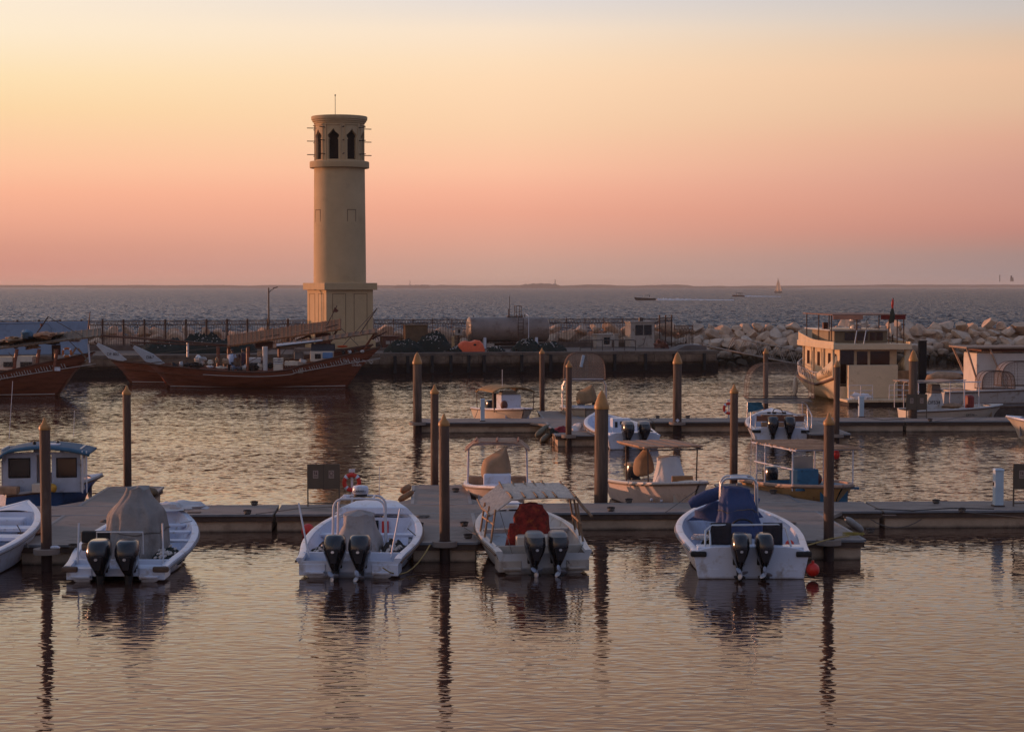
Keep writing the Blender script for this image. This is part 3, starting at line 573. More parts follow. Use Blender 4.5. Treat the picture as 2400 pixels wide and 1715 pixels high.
def outboard(t, x, y=-.22, z=0., sc=1.0, top=None, prop=True, emblem=True, tilt=0, ws=.88):
    def sec(z_, hx, yc, hy, n=16, e=.75):
        out = []
        for k in range(n):
            a = 2 * math.pi * k / n; c, s_ = math.cos(a), math.sin(a)
            out.append((hx * sc * ws * math.copysign(abs(c) ** e, c), (yc + hy * math.copysign(abs(s_) ** e, s_)) * sc, z_ * sc))
        return out
    prof = [(.94, .12, .02, .16), (.935, .175, .02, .24), (.905, .212, .01, .30), (.84, .238, .0, .34), (.74, .256, -.02, .365), (.64, .256, -.03, .37), (.54, .235, -.02, .35), (.43, .195, .0, .30), (.32, .15, .03, .24), (.23, .105, .05, .18), (.18, .08, .06, .14)]
    m = MB(); M = Matrix.Translation((x, y, z)) @ Matrix.Rotation(R(tilt), 4, 'X')
    k0 = 0 if not top else 3
    m.rings([[M @ Vector(p) for p in sec(*pr)] for pr in prof[k0:]])
    o = m.build('outboard_motor', blackp, t, 50)
    if top:
        m = MB(); m.rings([[M @ Vector((p[0] * 1.01, p[1] * 1.01, p[2])) for p in sec(*pr)] for pr in prof[:4]]); m.build('cowl_cover', top, o, 50)
    lg = MB(); lg.rings([[M @ Vector(p) for p in sec(*pr, n=10)] for pr in ((.24, .10, .07, .14), (.12, .085, .06, .12), (.02, .075, .05, .11), (-.12, .06, .04, .10), (-.55, .03, .02, .09))])
    lg.build('leg', blackm, o, 50)
    br = MB(); br.box(x, y + .27 * sc, z + .36 * sc, .26 * sc, .22 * sc, .30 * sc); br.build('bracket', blackm, o, bevel=.02)
    ant = MB(); ant.rings([[M @ Vector(p) for p in sec(-.02, .16, .0, .24, n=10)], [M @ Vector(p) for p in sec(-.04, .15, .0, .23, n=10)]]); ant.build('cavitation_plate', blackm, o)
    # sculpted rear face of the cowl
    fc = MB(); fc.add([M @ Vector(p) for p in ((-.13 * sc, -.398 * sc, .64 * sc), (.13 * sc, -.398 * sc, .64 * sc), (.055 * sc, -.30 * sc, .34 * sc), (-.055 * sc, -.30 * sc, .34 * sc), (-.13 * sc, -.36 * sc, .64 * sc), (.13 * sc, -.36 * sc, .64 * sc), (.055 * sc, -.25 * sc, .34 * sc), (-.055 * sc, -.25 * sc, .34 * sc))], [(0, 1, 2, 3), (0, 4, 5, 1), (1, 5, 6, 2), (2, 6, 7, 3), (3, 7, 4, 0)]); fc.build('rear_vent_panel', mat('satin_black_trim', (.035, .035, .042), .4, .2, 5), o, bevel=.006)
    if emblem:
        e_ = MB(); e_.rings([[M @ Vector((.035 * sc * math.cos(a), -.41 * sc, .58 * sc + .028 * sc * math.sin(a))) for a in np.linspace(0, 6.283, 14)[:-1]], [M @ Vector((.035 * sc * math.cos(a), -.37 * sc, .58 * sc + .028 * sc * math.sin(a))) for a in np.linspace(0, 6.283, 14)[:-1]]]); e_.build('emblem', steel, o)
    if prop:
        pp = MB()
        for k in range(3):
            a = k * 2.094 + x * 7; Mb = Matrix.Translation((x, y - .30 * sc, z + .10)) @ Matrix.Rotation(-a, 4, 'Y') @ Matrix.Translation((.07, 0, 0)) @ Matrix.Rotation(R(35), 4, 'X')
            q_ = MB().blob((0, 0, 0), (.085, .010, .055), 12, 6); pp.add([Mb @ Vector(p_) for p_ in q_.v], q_.f)
        pp.tube([(x, y - .36 * sc, z + .10), (x, y + .02, z + .10)], [.02, .04], 8); pp.build('propeller', mat('propeller_metal', (.30, .32, .38), .3, .3, 8, metal=.5), o, 60)
    return o
def drape(name, label, cat, m, base, top, h, loc, rz, folds=9, amp=.05, seed=0., lean=(0, 0), n=60, lv=16, mid=None, zb=0., tie=None):
    """cloth hanging over something: plan half sizes grow from top to base, with folds that deepen downward"""
    mb = MB(); rs = []; V = []
    for j in range(lv + 1):
        v = j / lv
        if mid: tt = v / .4 if v < .4 else (v - .4) / .6; a, b = (top, mid) if v < .4 else (mid, base)
        else: tt, a, b = v, top, base
        hx, hy = a[0] + (b[0] - a[0]) * sm(tt), a[1] + (b[1] - a[1]) * sm(tt)
        ring = []
        for k in range(n):
            th = 2 * math.pi * k / n; c, s_ = math.cos(th), math.sin(th)
            fq = lambda a_: 1 - 2 * abs(math.sin(a_ / 2)) ** .6
            f = 1 + amp * v ** .6 * (fq(folds * th + 2.2 * v + seed) + .6 * math.sin(round(folds * 1.7) * th + seed * 2 - 2.5 * v) + .35 * math.sin(round(folds * 2.6) * th + 4 * v)) + .10 * noise.noise(Vector((c * 2 + seed, s_ * 2, v * 2.5)))
            x_ = hx * f * math.copysign(abs(c) ** .7, c); y_ = hy * f * math.copysign(abs(s_) ** .7, s_)
            zt = h * (1 - v) + .07 * noise.noise(Vector((c * 1.5, s_ * 1.5 + seed, v * 3))) + (.05 * math.sin(3 * th + seed) * v + zb)
            ring.append((x_ + lean[0] * (1 - v), y_ + lean[1] * (1 - v), zt))
        rs.append(ring)
    apex = [(sum(p[0] for p in rs[0]) / n + .15 * (p[0] - sum(q[0] for q in rs[0]) / n), sum(p[1] for p in rs[0]) / n + .15 * (p[1] - sum(q[1] for q in rs[0]) / n), rs[0][0][2] + .06) for p in rs[0]]
    mb.rings([apex] + rs, True, False)
    o = mb.build(name, m, None, 60, solid=.015); o.location = loc; o.rotation_euler = (0, 0, rz)
    if tie:
        for q in tie:
            rg = rs[int(lv * q)]; MB().tube([(p[0] * 1.035, p[1] * 1.035, p[2] + .03 * math.sin(k * .35)) for k, p in enumerate(rg)] + [rg[0]], .012, 5).build('tie_cord', rope, o, 60)
    return tag(o, label, cat)
fl_me = None
def netheap(label, loc, rx, ry, h, rz=0, nfl=0, m=None, seed=1, name='net_heap', side=-1):
    t = thing(name, label, 'net heap', loc, rz, 'fishing net heaps')
    f = lambda u, v: None
    mb = MB(); n1, n2 = 44, 14
    def hz(x, y):
        r2 = (x / rx) ** 2 + (y / ry) ** 2; return h * max(0, 1 - r2) ** .6 * (1 + .55 * noise.noise(Vector((x * 2.2 / max(rx, .5) + seed, y * 2.2, seed))) + .25 * noise.noise(Vector((x * 9, y * 9, seed)))) 
    rs = []
    for j in range(n2 + 1):
        q = 1 - j / n2; rs.append([(rx * q * math.cos(2 * math.pi * k / n1) * (1 + .14 * noise.noise(Vector((k * .5, seed, j * .1)))), ry * q * math.sin(2 * math.pi * k / n1), 0) for k in range(n1)])
    rs = [[(x, y, hz(x, y) + .03 * rnd.random()) for x, y, _ in r_] for r_ in rs]
    mb.rings(rs, False, True); mb.build('netting', m or net, t, 25)
    global fl_me
    for i in range(nfl):
        a = rnd.uniform(0, 6.28); q = rnd.random() ** .6 * .9; x, y = rx * q * math.cos(a), ry * q * math.sin(a) * .9
        if i % 3: x = rx * .45 * side + rx * .45 * rnd.gauss(0, .45); y = -ry * .45 + ry * .3 * rnd.gauss(0, .6)
        if (x / rx) ** 2 + (y / ry) ** 2 > .92: x *= .7; y *= .7
        if fl_me is None:
            o = MB().blob((0, 0, 0), (.032, .032, .055), 8, 6).build('net_float', floatm, t, 60); fl_me = o.data
        else: o = bpy.data.objects.new('net_float', fl_me); col.objects.link(o); o.parent = t
        o.location = (x, y, hz(x, y) + .025); o.rotation_euler = (rnd.uniform(0, 3), rnd.uniform(0, 3), 0)
    return t
def onboat(t, p):  # local boat point -> world
    return Matrix.Translation(t.location) @ Matrix.Rotation(t.rotation_euler.z, 4, 'Z') @ Vector(p)
def rod(t, p0, p1, r_=.016, m=None, name='pole'): MB().tube([p0, p1], r_, 6).build(name, m or steel, t, 60)
def tubes(t, name, m, paths, r_=.02):
    mb = MB()
    for p in paths: mb.tube(p, r_, 8)
    return mb.build(name, m, t, 60)
def arch(w_, y, z0, z1, rad=.18, lean=0):
    pts = [(-w_, y, z0), (-w_ + .02, y + lean * .8, z1 - rad)]
    for k in range(1, 6): a = R(90) * k / 6; pts.append((-w_ + .02 + rad * (1 - math.cos(a)), y + lean, z1 - rad + rad * math.sin(a)))
    pts.append((0, y + lean, z1 + .01))
    return pts + [(-a, b, c) for a, b, c in pts[-2::-1]]
def boat(name, label, px, y, rz, L, B, zs, zb, group, cat='motorboat', loc=None):
    p = loc if loc else gp(px, y, 0); return thing(name, label, cat, p, R(rz), group)

FG = 'outboard skiffs moored stern out along the main pontoon'
# ---- B1
t1 = boat('fishing_skiff', 'white skiff with a tall grey canvas over its console and two black outboards, near left', 271, 1364, 0, 0, 0, 0, 0, FG)
S = Sk(6.1, 2.55, .34, 1.04); hull_parts(S, t1, white, whitein, rail_gr, fore=.86); splashwell(S, t1, white, ends=rail_br)
for x in (-.29, .31): outboard(t1, x, -.2, 0, 1.0, prop=False, ws=1.0, tilt=2)
for yy, zz_ in ((2.9, .50), (3.7, .60), (4.5, .66)): MB().box(0, yy, zz_, 2 * S.w(yy / 6.1) - .34, .30, .05).build('thwart', whitein, t1, bevel=.012)
for sx, yy in ((-.93, .55), (.93, .50)): rod(t1, (sx, yy, .30), (sx * .98 - .02, yy + .15, 1.18), .02, whtube, 'rod_holder')
tubes(t1, 'stern_rail', steel, [[(-.55, .75, .5), (-.55, .72, .98), (.45, .72, .98), (.45, .75, .5)], [(.75, 3.6, .82), (1.02, 3.7, .86)]], .018)
MB().box(-.62, .95, .85, .62, .16, .26).build('black_pad', blackm, t1, bevel=.04)
MB().tube([(-.92, 1.0, .62), (-.40, .95, .66)], .085, 10).build('fuel_tank', mat('brown_jerrycan', (.16, .10, .06)), t1, 60)
drape('grey_canvas_cover', 'tall grey canvas draped over the console of the near left boat', 'canvas cover', tarpg, (.70, .95), (.22, .30), 1.62, onboat(t1, (-.02, 2.2, .16)), R(-8), 9, .06, 1.3, lean=(.05, .1), mid=(.60, .62), n=90, lv=22, tie=(.62,))
netheap('dark net with white floats inside the near left boat, right of the grey canvas', onboat(t1, (.80, 1.7, .18)), .36, .8, .28, 0, 34, seed=3, side=-.2)
o = MB().blob((0, 0, 0), (.62, .28, .13), 20, 8, .5, 8, -.2).build('folded_sheet', tarpw, None, 60); o.location = onboat(t1, (.42, 5.25, .98)); tag(o, 'pale sheet folded over the bow of the near left boat', 'folded sheet')
# ---- B2
t2 = boat('fishing_skiff', 'white skiff with a tubular arch carrying a round radar, twin black outboards', 817, 1354, -3, 0, 0, 0, 0, FG)
S = Sk(6.3, 2.62, .42, 1.02); hull_parts(S, t2, white, whitein, rail_br, fore=.70); splashwell(S, t2, white)
for x in (-.27, .27): outboard(t2, x, -.2, 0, 1.02, ws=.94, tilt=-6)
MB().box(.28, 4.36, .55, .16, .03, .30).build('red_locker_door', redm, t2); MB().box(.02, 4.36, .52, .20, .03, .40).build('cabin_doorway', glassd, t2)
c = MB(); c.rings([[(-.95, 4.40, .86), (-.8, 4.42, 1.02), (.8, 4.42, 1.02), (.95, 4.40, .86)], [(-.72, 4.9, .92), (-.5, 4.95, 1.12), (.5, 4.95, 1.12), (.72, 4.9, .92)], [(-.3, 5.6, .98), (-.2, 5.6, 1.08), (.2, 5.6, 1.08), (.3, 5.6, .98)]]); c.build('cuddy_roof', white, t2, 30, bevel=.02)
MB().box(0, 3.2, .52, 2 * S.w(.5) - .3, .30, .06).build('thwart', whitein, t2, bevel=.012)
tubes(t2, 'radar_arch', whtube, [arch(.60, 1.75, .45, 1.52, .22), arch(.56, 2.25, .45, 1.54, .22), [(-.3, 1.75, 1.52), (-.3, 2.25, 1.54)], [(.3, 1.75, 1.52), (.3, 2.25, 1.54)]], .026)
rd = MB(); rd.lathe([(.14, 0), (.175, .02), (.185, .07), (.178, .15), (.155, .185), (.08, .20)], 28, (.0, 2.0, 1.60)); rd = rd.build('radar_dome', white, t2, 50)
MB().lathe([(.15, 0), (.15, .05)], 20, (.0, 2.0, 1.555)).build('radar_foot', blackm, rd, 50)
text('GARMIN', .075, rd, (.0, 1.807, 1.68), (R(90), 0, 0), inkm)
MB().box(-.30, 1.9, 1.56, .16, .1, .08).build('deck_lamp', white, t2, bevel=.02)
rod(t2, (.40, 2.2, 1.50), (.40, 2.25, 2.2), .008, steel, 'aerial')
for sx, yy, x1 in ((-.93, .45, -1.22), (.86, .5, 1.02)): rod(t2, (sx, yy, .38), (x1, yy + .4, 1.52 if sx < 0 else 1.40), .022, whtube, 'rod_holder')
drape('grey_engine_cover', 'pale grey cover rounded over the console of the radar boat', 'canvas cover', tarpw if 0 else mat('light_grey_canvas', (.33, .30, .29), .8, .15, 2.2, .25, 25, stain=((.22, .18, .15), .56, 3)), (.52, .62), (.34, .32), .86, onboat(t2, (0, 1.85, .30)), R(-3), 7, .02, 2.3, n=70)
netheap('black net with ivory floats in the radar boat, right of its console', onboat(t2, (.80, 1.75, .18)), .38, .75, .34, 0, 46, netb, 5, side=0)
netheap('small dark net with white floats in the radar boat, left of its console', onboat(t2, (-.85, 1.5, .18)), .28, .75, .30, 0, 20, netb, 6, side=-.2)
o = MB().blob((0, 0, 0), (.17, .17, .19), 16, 10).build('red_buoy', redm, None, 60); o.location = (gp(722, 1240, .16)); o.location.z = .12; tag(o, 'red buoy between the main pontoon and the left bow side of the radar boat', 'buoy')
# ---- B3
t3 = boat('fishing_skiff', 'aged white skiff under a bleached reed canopy on bamboo posts, grey capped twin outboards', 1275, 1344, 8, 0, 0, 0, 0, FG)
S = Sk(6.0, 2.34, .50, .98, stern=.90); hull_parts(S, t3, white2, white2, rail_br, fore=.78); splashwell(S, t3, mat('stained_cream_transom', (.40, .35, .30), .5, .12, 2, stain=((.26, .20, .16), .55, 3)), style=0)
for x in (-.24, .27): outboard(t3, x, -.2, .02, 1.0, top=greyeng)
MB().box(0, .95, .52, 1.0, .42, .42).build('engine_box', cream, t3, bevel=.03)
MB().box(0, 2.8, .60, 2 * S.w(.46) - .32, .16, .10).build('thwart', white2, t3, bevel=.012)
MB().box(-.1, 5.0, 1.0, .55, .45, .05).build('fore_hatch', white, t3, bevel=.02)
bam = mat('bamboo_pole', (.22, .13, .07), .7, .35, 8)
for sx in (-1, 1):
    for k, yy in enumerate((1.0, 1.7, 2.4)): MB().tube([(sx * (S.w(yy / 6) - .06), yy, S.z(yy / 6)), (sx * (S.w(yy / 6) - .18), yy + .1, 1.30 if sx < 0 else 1.42)], .026, 6).build('canopy_post', bam, t3, 60)
    MB().tube([(sx * (S.w(.16) - .12), .95, .98), (sx * (S.w(.4) - .12), 2.45, .98)], .022, 6).build('side_rail', plank, t3, 60)
def canopy_reed(t, P, nx, ny, m, name='reed_canopy', seed=2):
    mb = MB()
    for i in range(ny):
        v = (i + .5) / ny; pts = [P(u / 8, v) for u in range(9)]
        pts = [(a, b, c + .010 * math.sin(i * 3.3 + k + seed)) for k, (a, b, c) in enumerate(pts)]; mb.tube(pts, .021 * (1 + .35 * math.sin(i * 1.7 + seed)), 5)
    return mb.build(name, m, t, 60)
def P3(u, v):
    x = -1.02 + 2.0 * u; y = 1.45 + 1.95 * v; z = 1.50 - .05 * (u - .5) ** 2
    if u < .26: z -= (.26 - u) * 1.5
    return (x - .02 * v, y, z + .13 * v)
cn = canopy_reed(t3, P3, 8, 46, reeds2)
for k, u in enumerate((0.0, .26, .41, .55, .66, .77, .99)):
    MB().tube([(P3(u, 0)[0] - .02, P3(u, -.06)[1], P3(u, 0)[2] + .04), (P3(u, .3)[0] + .02, P3(u, .3)[1], P3(u, 0)[2] + .055), (P3(u, .6)[0] - .01, P3(u, .6)[1], P3(u, 0)[2] + .05), (P3(u, 1.05)[0], P3(u, 1.05)[1], P3(u, 1)[2] + .04)], .026, 6).build('lashed_spar', bam, cn, 60)
MB().tube([P3(1, .1), (1.12, 1.3, 1.28), (1.25, 1.0, 1.12)], .035, 6).build('loose_spar', bam, t3, 60)
tubes(t3, 'stay_rope', rope, [[(-.78, 1.4, 1.2), (-.62, .05, .18)]], .008); tubes(t3, 'stay_rope', rope, [[(.95, .5, .55), (.62, .1, .14), (.5, -.15, .3)]], .008)
drape('patterned_blanket', 'red patterned blanket thrown over the seat under the reed canopy', 'blanket', redcl, (.42, .32), (.26, .17), .74, onboat(t3, (-.05, 1.55, .60)), R(6), 6, .05, 4.1, mid=(.40, .25), n=70)
o = drape('blanket_corner', 'hanging red corner of the patterned blanket left of the engine box', 'blanket', redcl, (.13, .10), (.10, .06), .62, onboat(t3, (-.62, 1.0, .34)), 0, 4, .10, .7, lean=(.10, .1), n=30)
# ---- B4
t4 = boat('fishing_skiff', 'white skiff with a blue canvas heap, steel arch and two black and brown outboards', 1760, 1356, -.5, 0, 0, 0, 0, FG)
S = Sk(6.5, 2.80, .60, 1.05, stern=.90, ex=2.1); hull_parts(S, t4, white, whitein, rail_gr, fore=.80); splashwell(S, t4, white, style=1, ends=blackm)
brp = blackp
for x in (-.27, .25): outboard(t4, x, -.24, .10, .98, ws=.80)
tubes(t4, 'stern_rail', steel, [[(-.98, .15, .55), (-.95, .35, 1.0), (-.80, .45, 1.10), (.62, .45, 1.12), (.80, .40, 1.04), (.92, .15, .55)], [(-.86, .12, .55), (-.84, .5, .98), (-.62, .55, 1.1)]], .024)
tubes(t4, 'steel_arch', steel, [arch(.43, 2.4, .35, 1.93, .18), arch(.42, 2.7, .35, 1.96, .19)], .024)
MB().box(0, 2.5, 1.93, .40, .16, .07).build('lamp_bar', white, t4, bevel=.02); MB().box(0, 2.35, 1.80, .12, .05, .07).build('arch_lamp', greyeng, t4, bevel=.015)
rod(t4, (.28, 2.6, 1.9), (.30, 2.6, 3.1), .007, steel, 'aerial')
MB().box(0, 1.8, .45, .42, .3, .62).build('console_pedestal', cream, t4, bevel=.04)
MB().tube([(.24 * math.cos(a), 1.62, .92 + .17 * math.sin(a)) for a in np.linspace(0, 3.14, 12)], .022, 6).build('seat_hoop', blackm, t4, 60)
drape('navy_canvas', 'navy blue canvas wrapped round the console of the right hand boat', 'canvas cover', tarpb, (.58, .46), (.30, .22), 1.12, onboat(t4, (-.02, 2.15, .60)), 0, 7, .07, .4, lean=(-.05, .25), mid=(.42, .36), n=70, tie=(.45,))
o = MB().tube([(-.86, 0, -.06), (-.74, .0, .0), (-.45, .05, .12), (-.1, .0, .24), (.25, 0, .20), (.6, 0, .06), (.76, 0, .0)], [.09, .14, .16, .15, .15, .13, .09], 14).build('rolled_canopy', tarpb, None, 60); o.location = onboat(t4, (-.16, 3.7, 1.24)); tag(o, 'rolled navy canopy bundle lying across the bow of the right hand boat', 'rolled canopy')
o = MB().blob((0, 0, 0), (.75, .5, .30), 22, 8, .3, 3, -.3).build('navy_groundsheet', tarpb, None, 60); o.location = onboat(t4, (-.10, 4.1, .88)); tag(o, 'navy sheet spread under the rolled canopy at the bow', 'sheet')
netheap('dark green net with tangled pale rope in the right hand boat, left side', onboat(t4, (-.66, 1.45, .18)), .40, .80, .50, 0, 0, net, 8)
netheap('dark green net in the right hand boat, right side behind the red buoy', onboat(t4, (.62, 1.45, .18)), .42, .75, .46, 0, 0, net, 9)
rp = MB()
for k in range(10):
    pts = []; a = rnd.uniform(0, 6)
    for j in range(14): a += rnd.uniform(-1.2, 1.2); pts.append((rnd.uniform(-.45, .40), rnd.uniform(-.10, .45), .02 * j * .3 + .02))
    rp.tube(pts, .010, 4)
o = rp.build('tangled_rope', tarpw, None, 60); o.location = onboat(t4, (-.72, 1.2, .66)); tag(o, 'pale rope tangled over the net in the right hand boat', 'rope')
for x, l, w_, h_ in ((-.60, 'black cloth hung over the stern rail, left of the outboards', .42, .50), (.52, 'black cloth hung over the stern rail, right of the outboards', .40, .52)):
    g_ = MB(); g_.grid(lambda u, v: ((u - .5) * w_ * (1 + .1 * v), (-.03 if v < .5 else .03) + .03 * math.sin(u * 14) * abs(v - .5) + .02 * math.sin(u * 5), -abs(v - .5) * 2 * h_ * (1 - .08 * u) + .02), 14, 16); o = g_.build('hanging_cloth', mat('black_cloth', (.022, .020, .026), .95, .3, 9), None, 60, solid=.012); o.location = onboat(t4, (x, .45, 1.13)); tag(o, l, 'cloth')
for p, r_, l in (((.96, .95, .62), .10, 'small red buoy lying in the right hand boat at its right gunwale'),):
    o = MB().blob((0, 0, 0), (r_, r_, r_), 14, 10).build('red_buoy', redm, None, 60); o.location = onboat(t4, p); tag(o, l, 'buoy')
tb = thing('red_buoy', 'large red ball buoy hanging off the right stern corner of the right hand boat', 'buoy', (gp(1901, 1333, .24)), 0); tb.location = onboat(t4, (1.33, .0, .20))
MB().blob((0, 0, 0), (.145, .145, .15), 20, 14).build('ball', redm, tb, 60); MB().tube([(0, 0, .13), (0, 0, .20)], .03, 8).build('neck', redm, tb, 60); MB().tube([(0, 0, .2), (-.05, .1, .36)], .012, 6).build('lanyard', rope, tb)
# ---- B0
t0 = boat('fishing_skiff', 'empty white skiff cut off by the left edge of the photo', 0, 0, -1, 0, 0, 0, 0, FG, loc=(-12.12, 40.2, 0))
S = Sk(7.2, 2.25, .55, 1.0, ex=2.3); hull_parts(S, t0, white, whitein, rail_gr, fore=.80); splashwell(S, t0, white)
for yy in (3.2, 4.5): MB().box(0, yy, .50 + .03 * yy, 2 * S.w(yy / 7.2) - .34, .62, .08).build('thwart', whitein, t0, bevel=.012)
MB().box(0, 5.2, .55, .9, .5, .5).build('bow_locker', whitein, t0, bevel=.04)
outboard(t0, 0, -.2, .05)

BG = 'skiffs moored behind the main pontoon, bows towards it'
def pose(stern, bow):
    d = Vector(bow) - Vector(stern); return (stern[0], stern[1], 0), math.degrees(math.atan2(-d.x, d.y)), d.length
# ---- C2 tan hood boat
t = thing('fishing_skiff', 'small pink-lit and white skiff with a pointed tan hood under a bent tube frame', 'motorboat', (-.42, 58.0, 0), R(180), BG)
S = Sk(5.6, 1.95, .50, .82, stern=.9, ex=3.2); hull_parts(S, t, pinkh, whitein, rail_br, fore=.82, gm=white)
MB().box(.0, 3.4, .72, .78, .9, .55).build('console', white, t, bevel=.06)
MB().box(0, 2.2, .62, 1.7, .3, .28).build('seat_locker', plank, t, bevel=.02); outboard(t, 0, -.2, .05, 1.0, prop=False)
fr = [arch(.86, 2.3, .55, 1.76, .22, 0), arch(.86, 3.0, .55, 1.76, .22, 0)]
tubes(t, 'canopy_frame', whtube, fr, .028)
def P4(u, v): x = -.92 + 1.84 * u; e = max(0, abs(x) - .62); return (x, 2.1 + 1.3 * v, 1.84 - e * .85 + .02 * math.sin(v * 9))
cn = canopy_reed(t, P4, 8, 26, mat('peach_mat', (.46, .29, .19), .85, .2, 14))
for u in (.17, .5, .83): MB().tube([(P4(u, -.05)[0], P4(u, -.05)[1], P4(u, 0)[2] + .03), (P4(u, 1.1)[0], P4(u, 1.1)[1], P4(u, 1)[2] + .05)], .028, 6).build('lashed_spar', mat('brown_spar', (.25, .10, .06), .7), cn, 60)
def hood(name, label, loc, rz, w_, h_, m, seed=0, peak=.6):
    # stiff canvas hood with a raised point
    prof = [(-.50, .0), (-.52, .35), (-.42, .62), (-.36, .66), (peak * .48 - .05, .97), (peak * .48, 1.0), (peak * .48 + .03, .95), (.40, .66), (.50, .22), (.40, .12), (.0, .0)]
    mb = MB(); rs = []
    for j in range(7):
        y = (j - 3) / 3; s_ = 1 - .38 * abs(y) ** 2.2; rs.append([(a * w_ * s_ * (1 + .03 * math.sin(j * 2 + seed)), y * w_ * .5, (b - .3) * h_ * s_ + .3 * h_) for a, b in prof])
    mb.rings(rs, True, True); md = mb.build(name, m, None, 50); sb = md.modifiers.new('sub', 'SUBSURF'); sb.levels = 2; sb.render_levels = 2; sb.subdivision_type = 'CATMULL_CLARK'
    for e in md.data.edges: pass
    md.location = loc; md.rotation_euler = (0, 0, rz); return tag(md, label, 'canvas hood')
hood('tan_canvas_hood', 'pointed tan canvas hood on the small pink-lit and white skiff', onboat(t, (.02, 3.35, .74)), 0, .90, 1.0, tarpt)
# ---- C3
p, rz, L = pose((3.65, 57.0), (5.10, 52.1)); t = thing('fishing_skiff', 'pink-lit skiff with a pale console cover and a flat plank roof', 'motorboat', p, R(rz), BG)
S = Sk(L, 2.1, .60, .98, stern=.92, ex=2.6); hull_parts(S, t, pinkh, cream, rail_br, fore=.84, gm=white2)
outboard(t, 0, -.2, .1, 1, top=mat('tan_cowl', (.26, .17, .09), .7), prop=False)
tubes(t, 'roof_frame', rail_br, [[(sx * .72, yy, .6), (sx * .75, yy, 1.72)] for sx in (-1, 1) for yy in (1.3, 3.1)] + [[(-.8, yy, 1.71), (.8, yy, 1.71)] for yy in (1.0, 2.2, 3.4)] + [[(sx * .8, .9, 1.71), (sx * .8, 3.2, 1.71)] for sx in (-1, 1)], .022)
pk = MB()
for k in range(9): pk.box(-.80 + .2 * k, 2.05, 1.765 + .006 * (k % 2), .175, 2.3, .05)
pk.build('plank_roof', mat('sunlit_roof_planks', (.36, .20, .12), .8, .3, 5), t, bevel=.004)
MB().box(0, 3.85, .90, .60, .14, .24).build('wooden_bench', mat('orange_wood', (.34, .16, .06), .6, .25, 6), t, bevel=.02)
for x, s_ in ((.12, 'DF91'),): text('DF91', .13, t, (-.98, L * .62, .46), (R(90), 0, R(-100)), inkm)
for k in (3.6, 4.0): MB().blob((S.w(k / L) * .95, k, .35), (.05, .05, .05), 10, 8).build('hull_fitting', white, t, 60)
drape('pale_console_cover', 'pale grey white cover over the console of the pink-lit skiff', 'canvas cover', tarpw, (.48, .46), (.30, .30), .98, onboat(t, (0, 2.9, .48)), R(rz), 4, .015, .3, lean=(.0, -.12), n=60)
t_ = hood('tan_seat_cover', 'rounded tan cover behind the console of the pink-lit skiff', onboat(t, (.15, 1.2, .75)), R(20), .62, .85, tarpt, 2, .2)
# ---- C4
p, rz, L = pose((7.75, 56.8), (9.05, 52.3)); t = thing('fishing_skiff', 'ochre hulled skiff with a blue painted inside under a loose slatted roof', 'motorboat', p, R(rz), BG)
S = Sk(L, 2.3, .62, .86, stern=.92, ex=2.8, rim=.12); hull_parts(S, t, ochre, bluein, rail_br, fore=.88, gm=mat('worn_pink_rail', (.40, .26, .20), .6, .2, 5))
MB().box(.25, 2.7, .67, .66, .55, .95).build('console', bluein, t, bevel=.03)
MB().box(.25, 2.6, 1.30, .62, .06, .36).build('windscreen', mat('hazy_acrylic', (.40, .36, .32), .3, .1, 4, alpha=.75), t)
MB().blob((.25, 2.5, 1.22), (.24, .12, .10), 12, 8).build('dashboard_hood', brownb, t, 60)
MB().blob((-.55, 1.6, .72), (.26, .26, .22), 14, 8).build('fuel_drum', brownb, t, 60)
MB().box(0, 3.7, .66, 1.9, .10, .06).build('thwart', bluein, t); outboard(t, 0, -.2, .1, .9, prop=False)
tubes(t, 'roof_frame', whtube, [[(sx * .92, yy, .6), (sx * .92, yy, 1.72)] for sx in (-1, 1) for yy in (.9, 1.5, 3.4)] + [[(sx * .94, .8, 1.2), (sx * .94, 3.5, 1.2)] for sx in (1,)] + [[(-1.0, yy, 1.72), (1.0, yy, 1.72)] for yy in (.8, 2.1, 3.4)] + [[(sx * .95, .6, 1.74), (sx * .95, 3.7, 1.74)] for sx in (-1, 1)], .022)
for k in range(15):
    yy = .55 + .225 * k; MB().box(rnd.uniform(-.05, .05), yy, 1.77 + .02 * rnd.random(), 2.0, .09, .03, rz=rnd.uniform(-.05, .05), ry=rnd.uniform(-.02, .02)).build('roof_slat', mat('warm_roof_slat', (.40, .23, .13), .8, .35, 6), t, bevel=.006)
o = MB().blob((0, 0, 0), (.11, .11, .14), 12, 8).build('red_buoy', redm, None, 60); o.location = onboat(t, (-1.1, 3.3, 1.75)); o.location.x = (1962 - CX) / F * 54; o.location.y = 54; o.location.z = 1.55; tag(o, 'small red buoy hanging under the slatted roof', 'buoy')
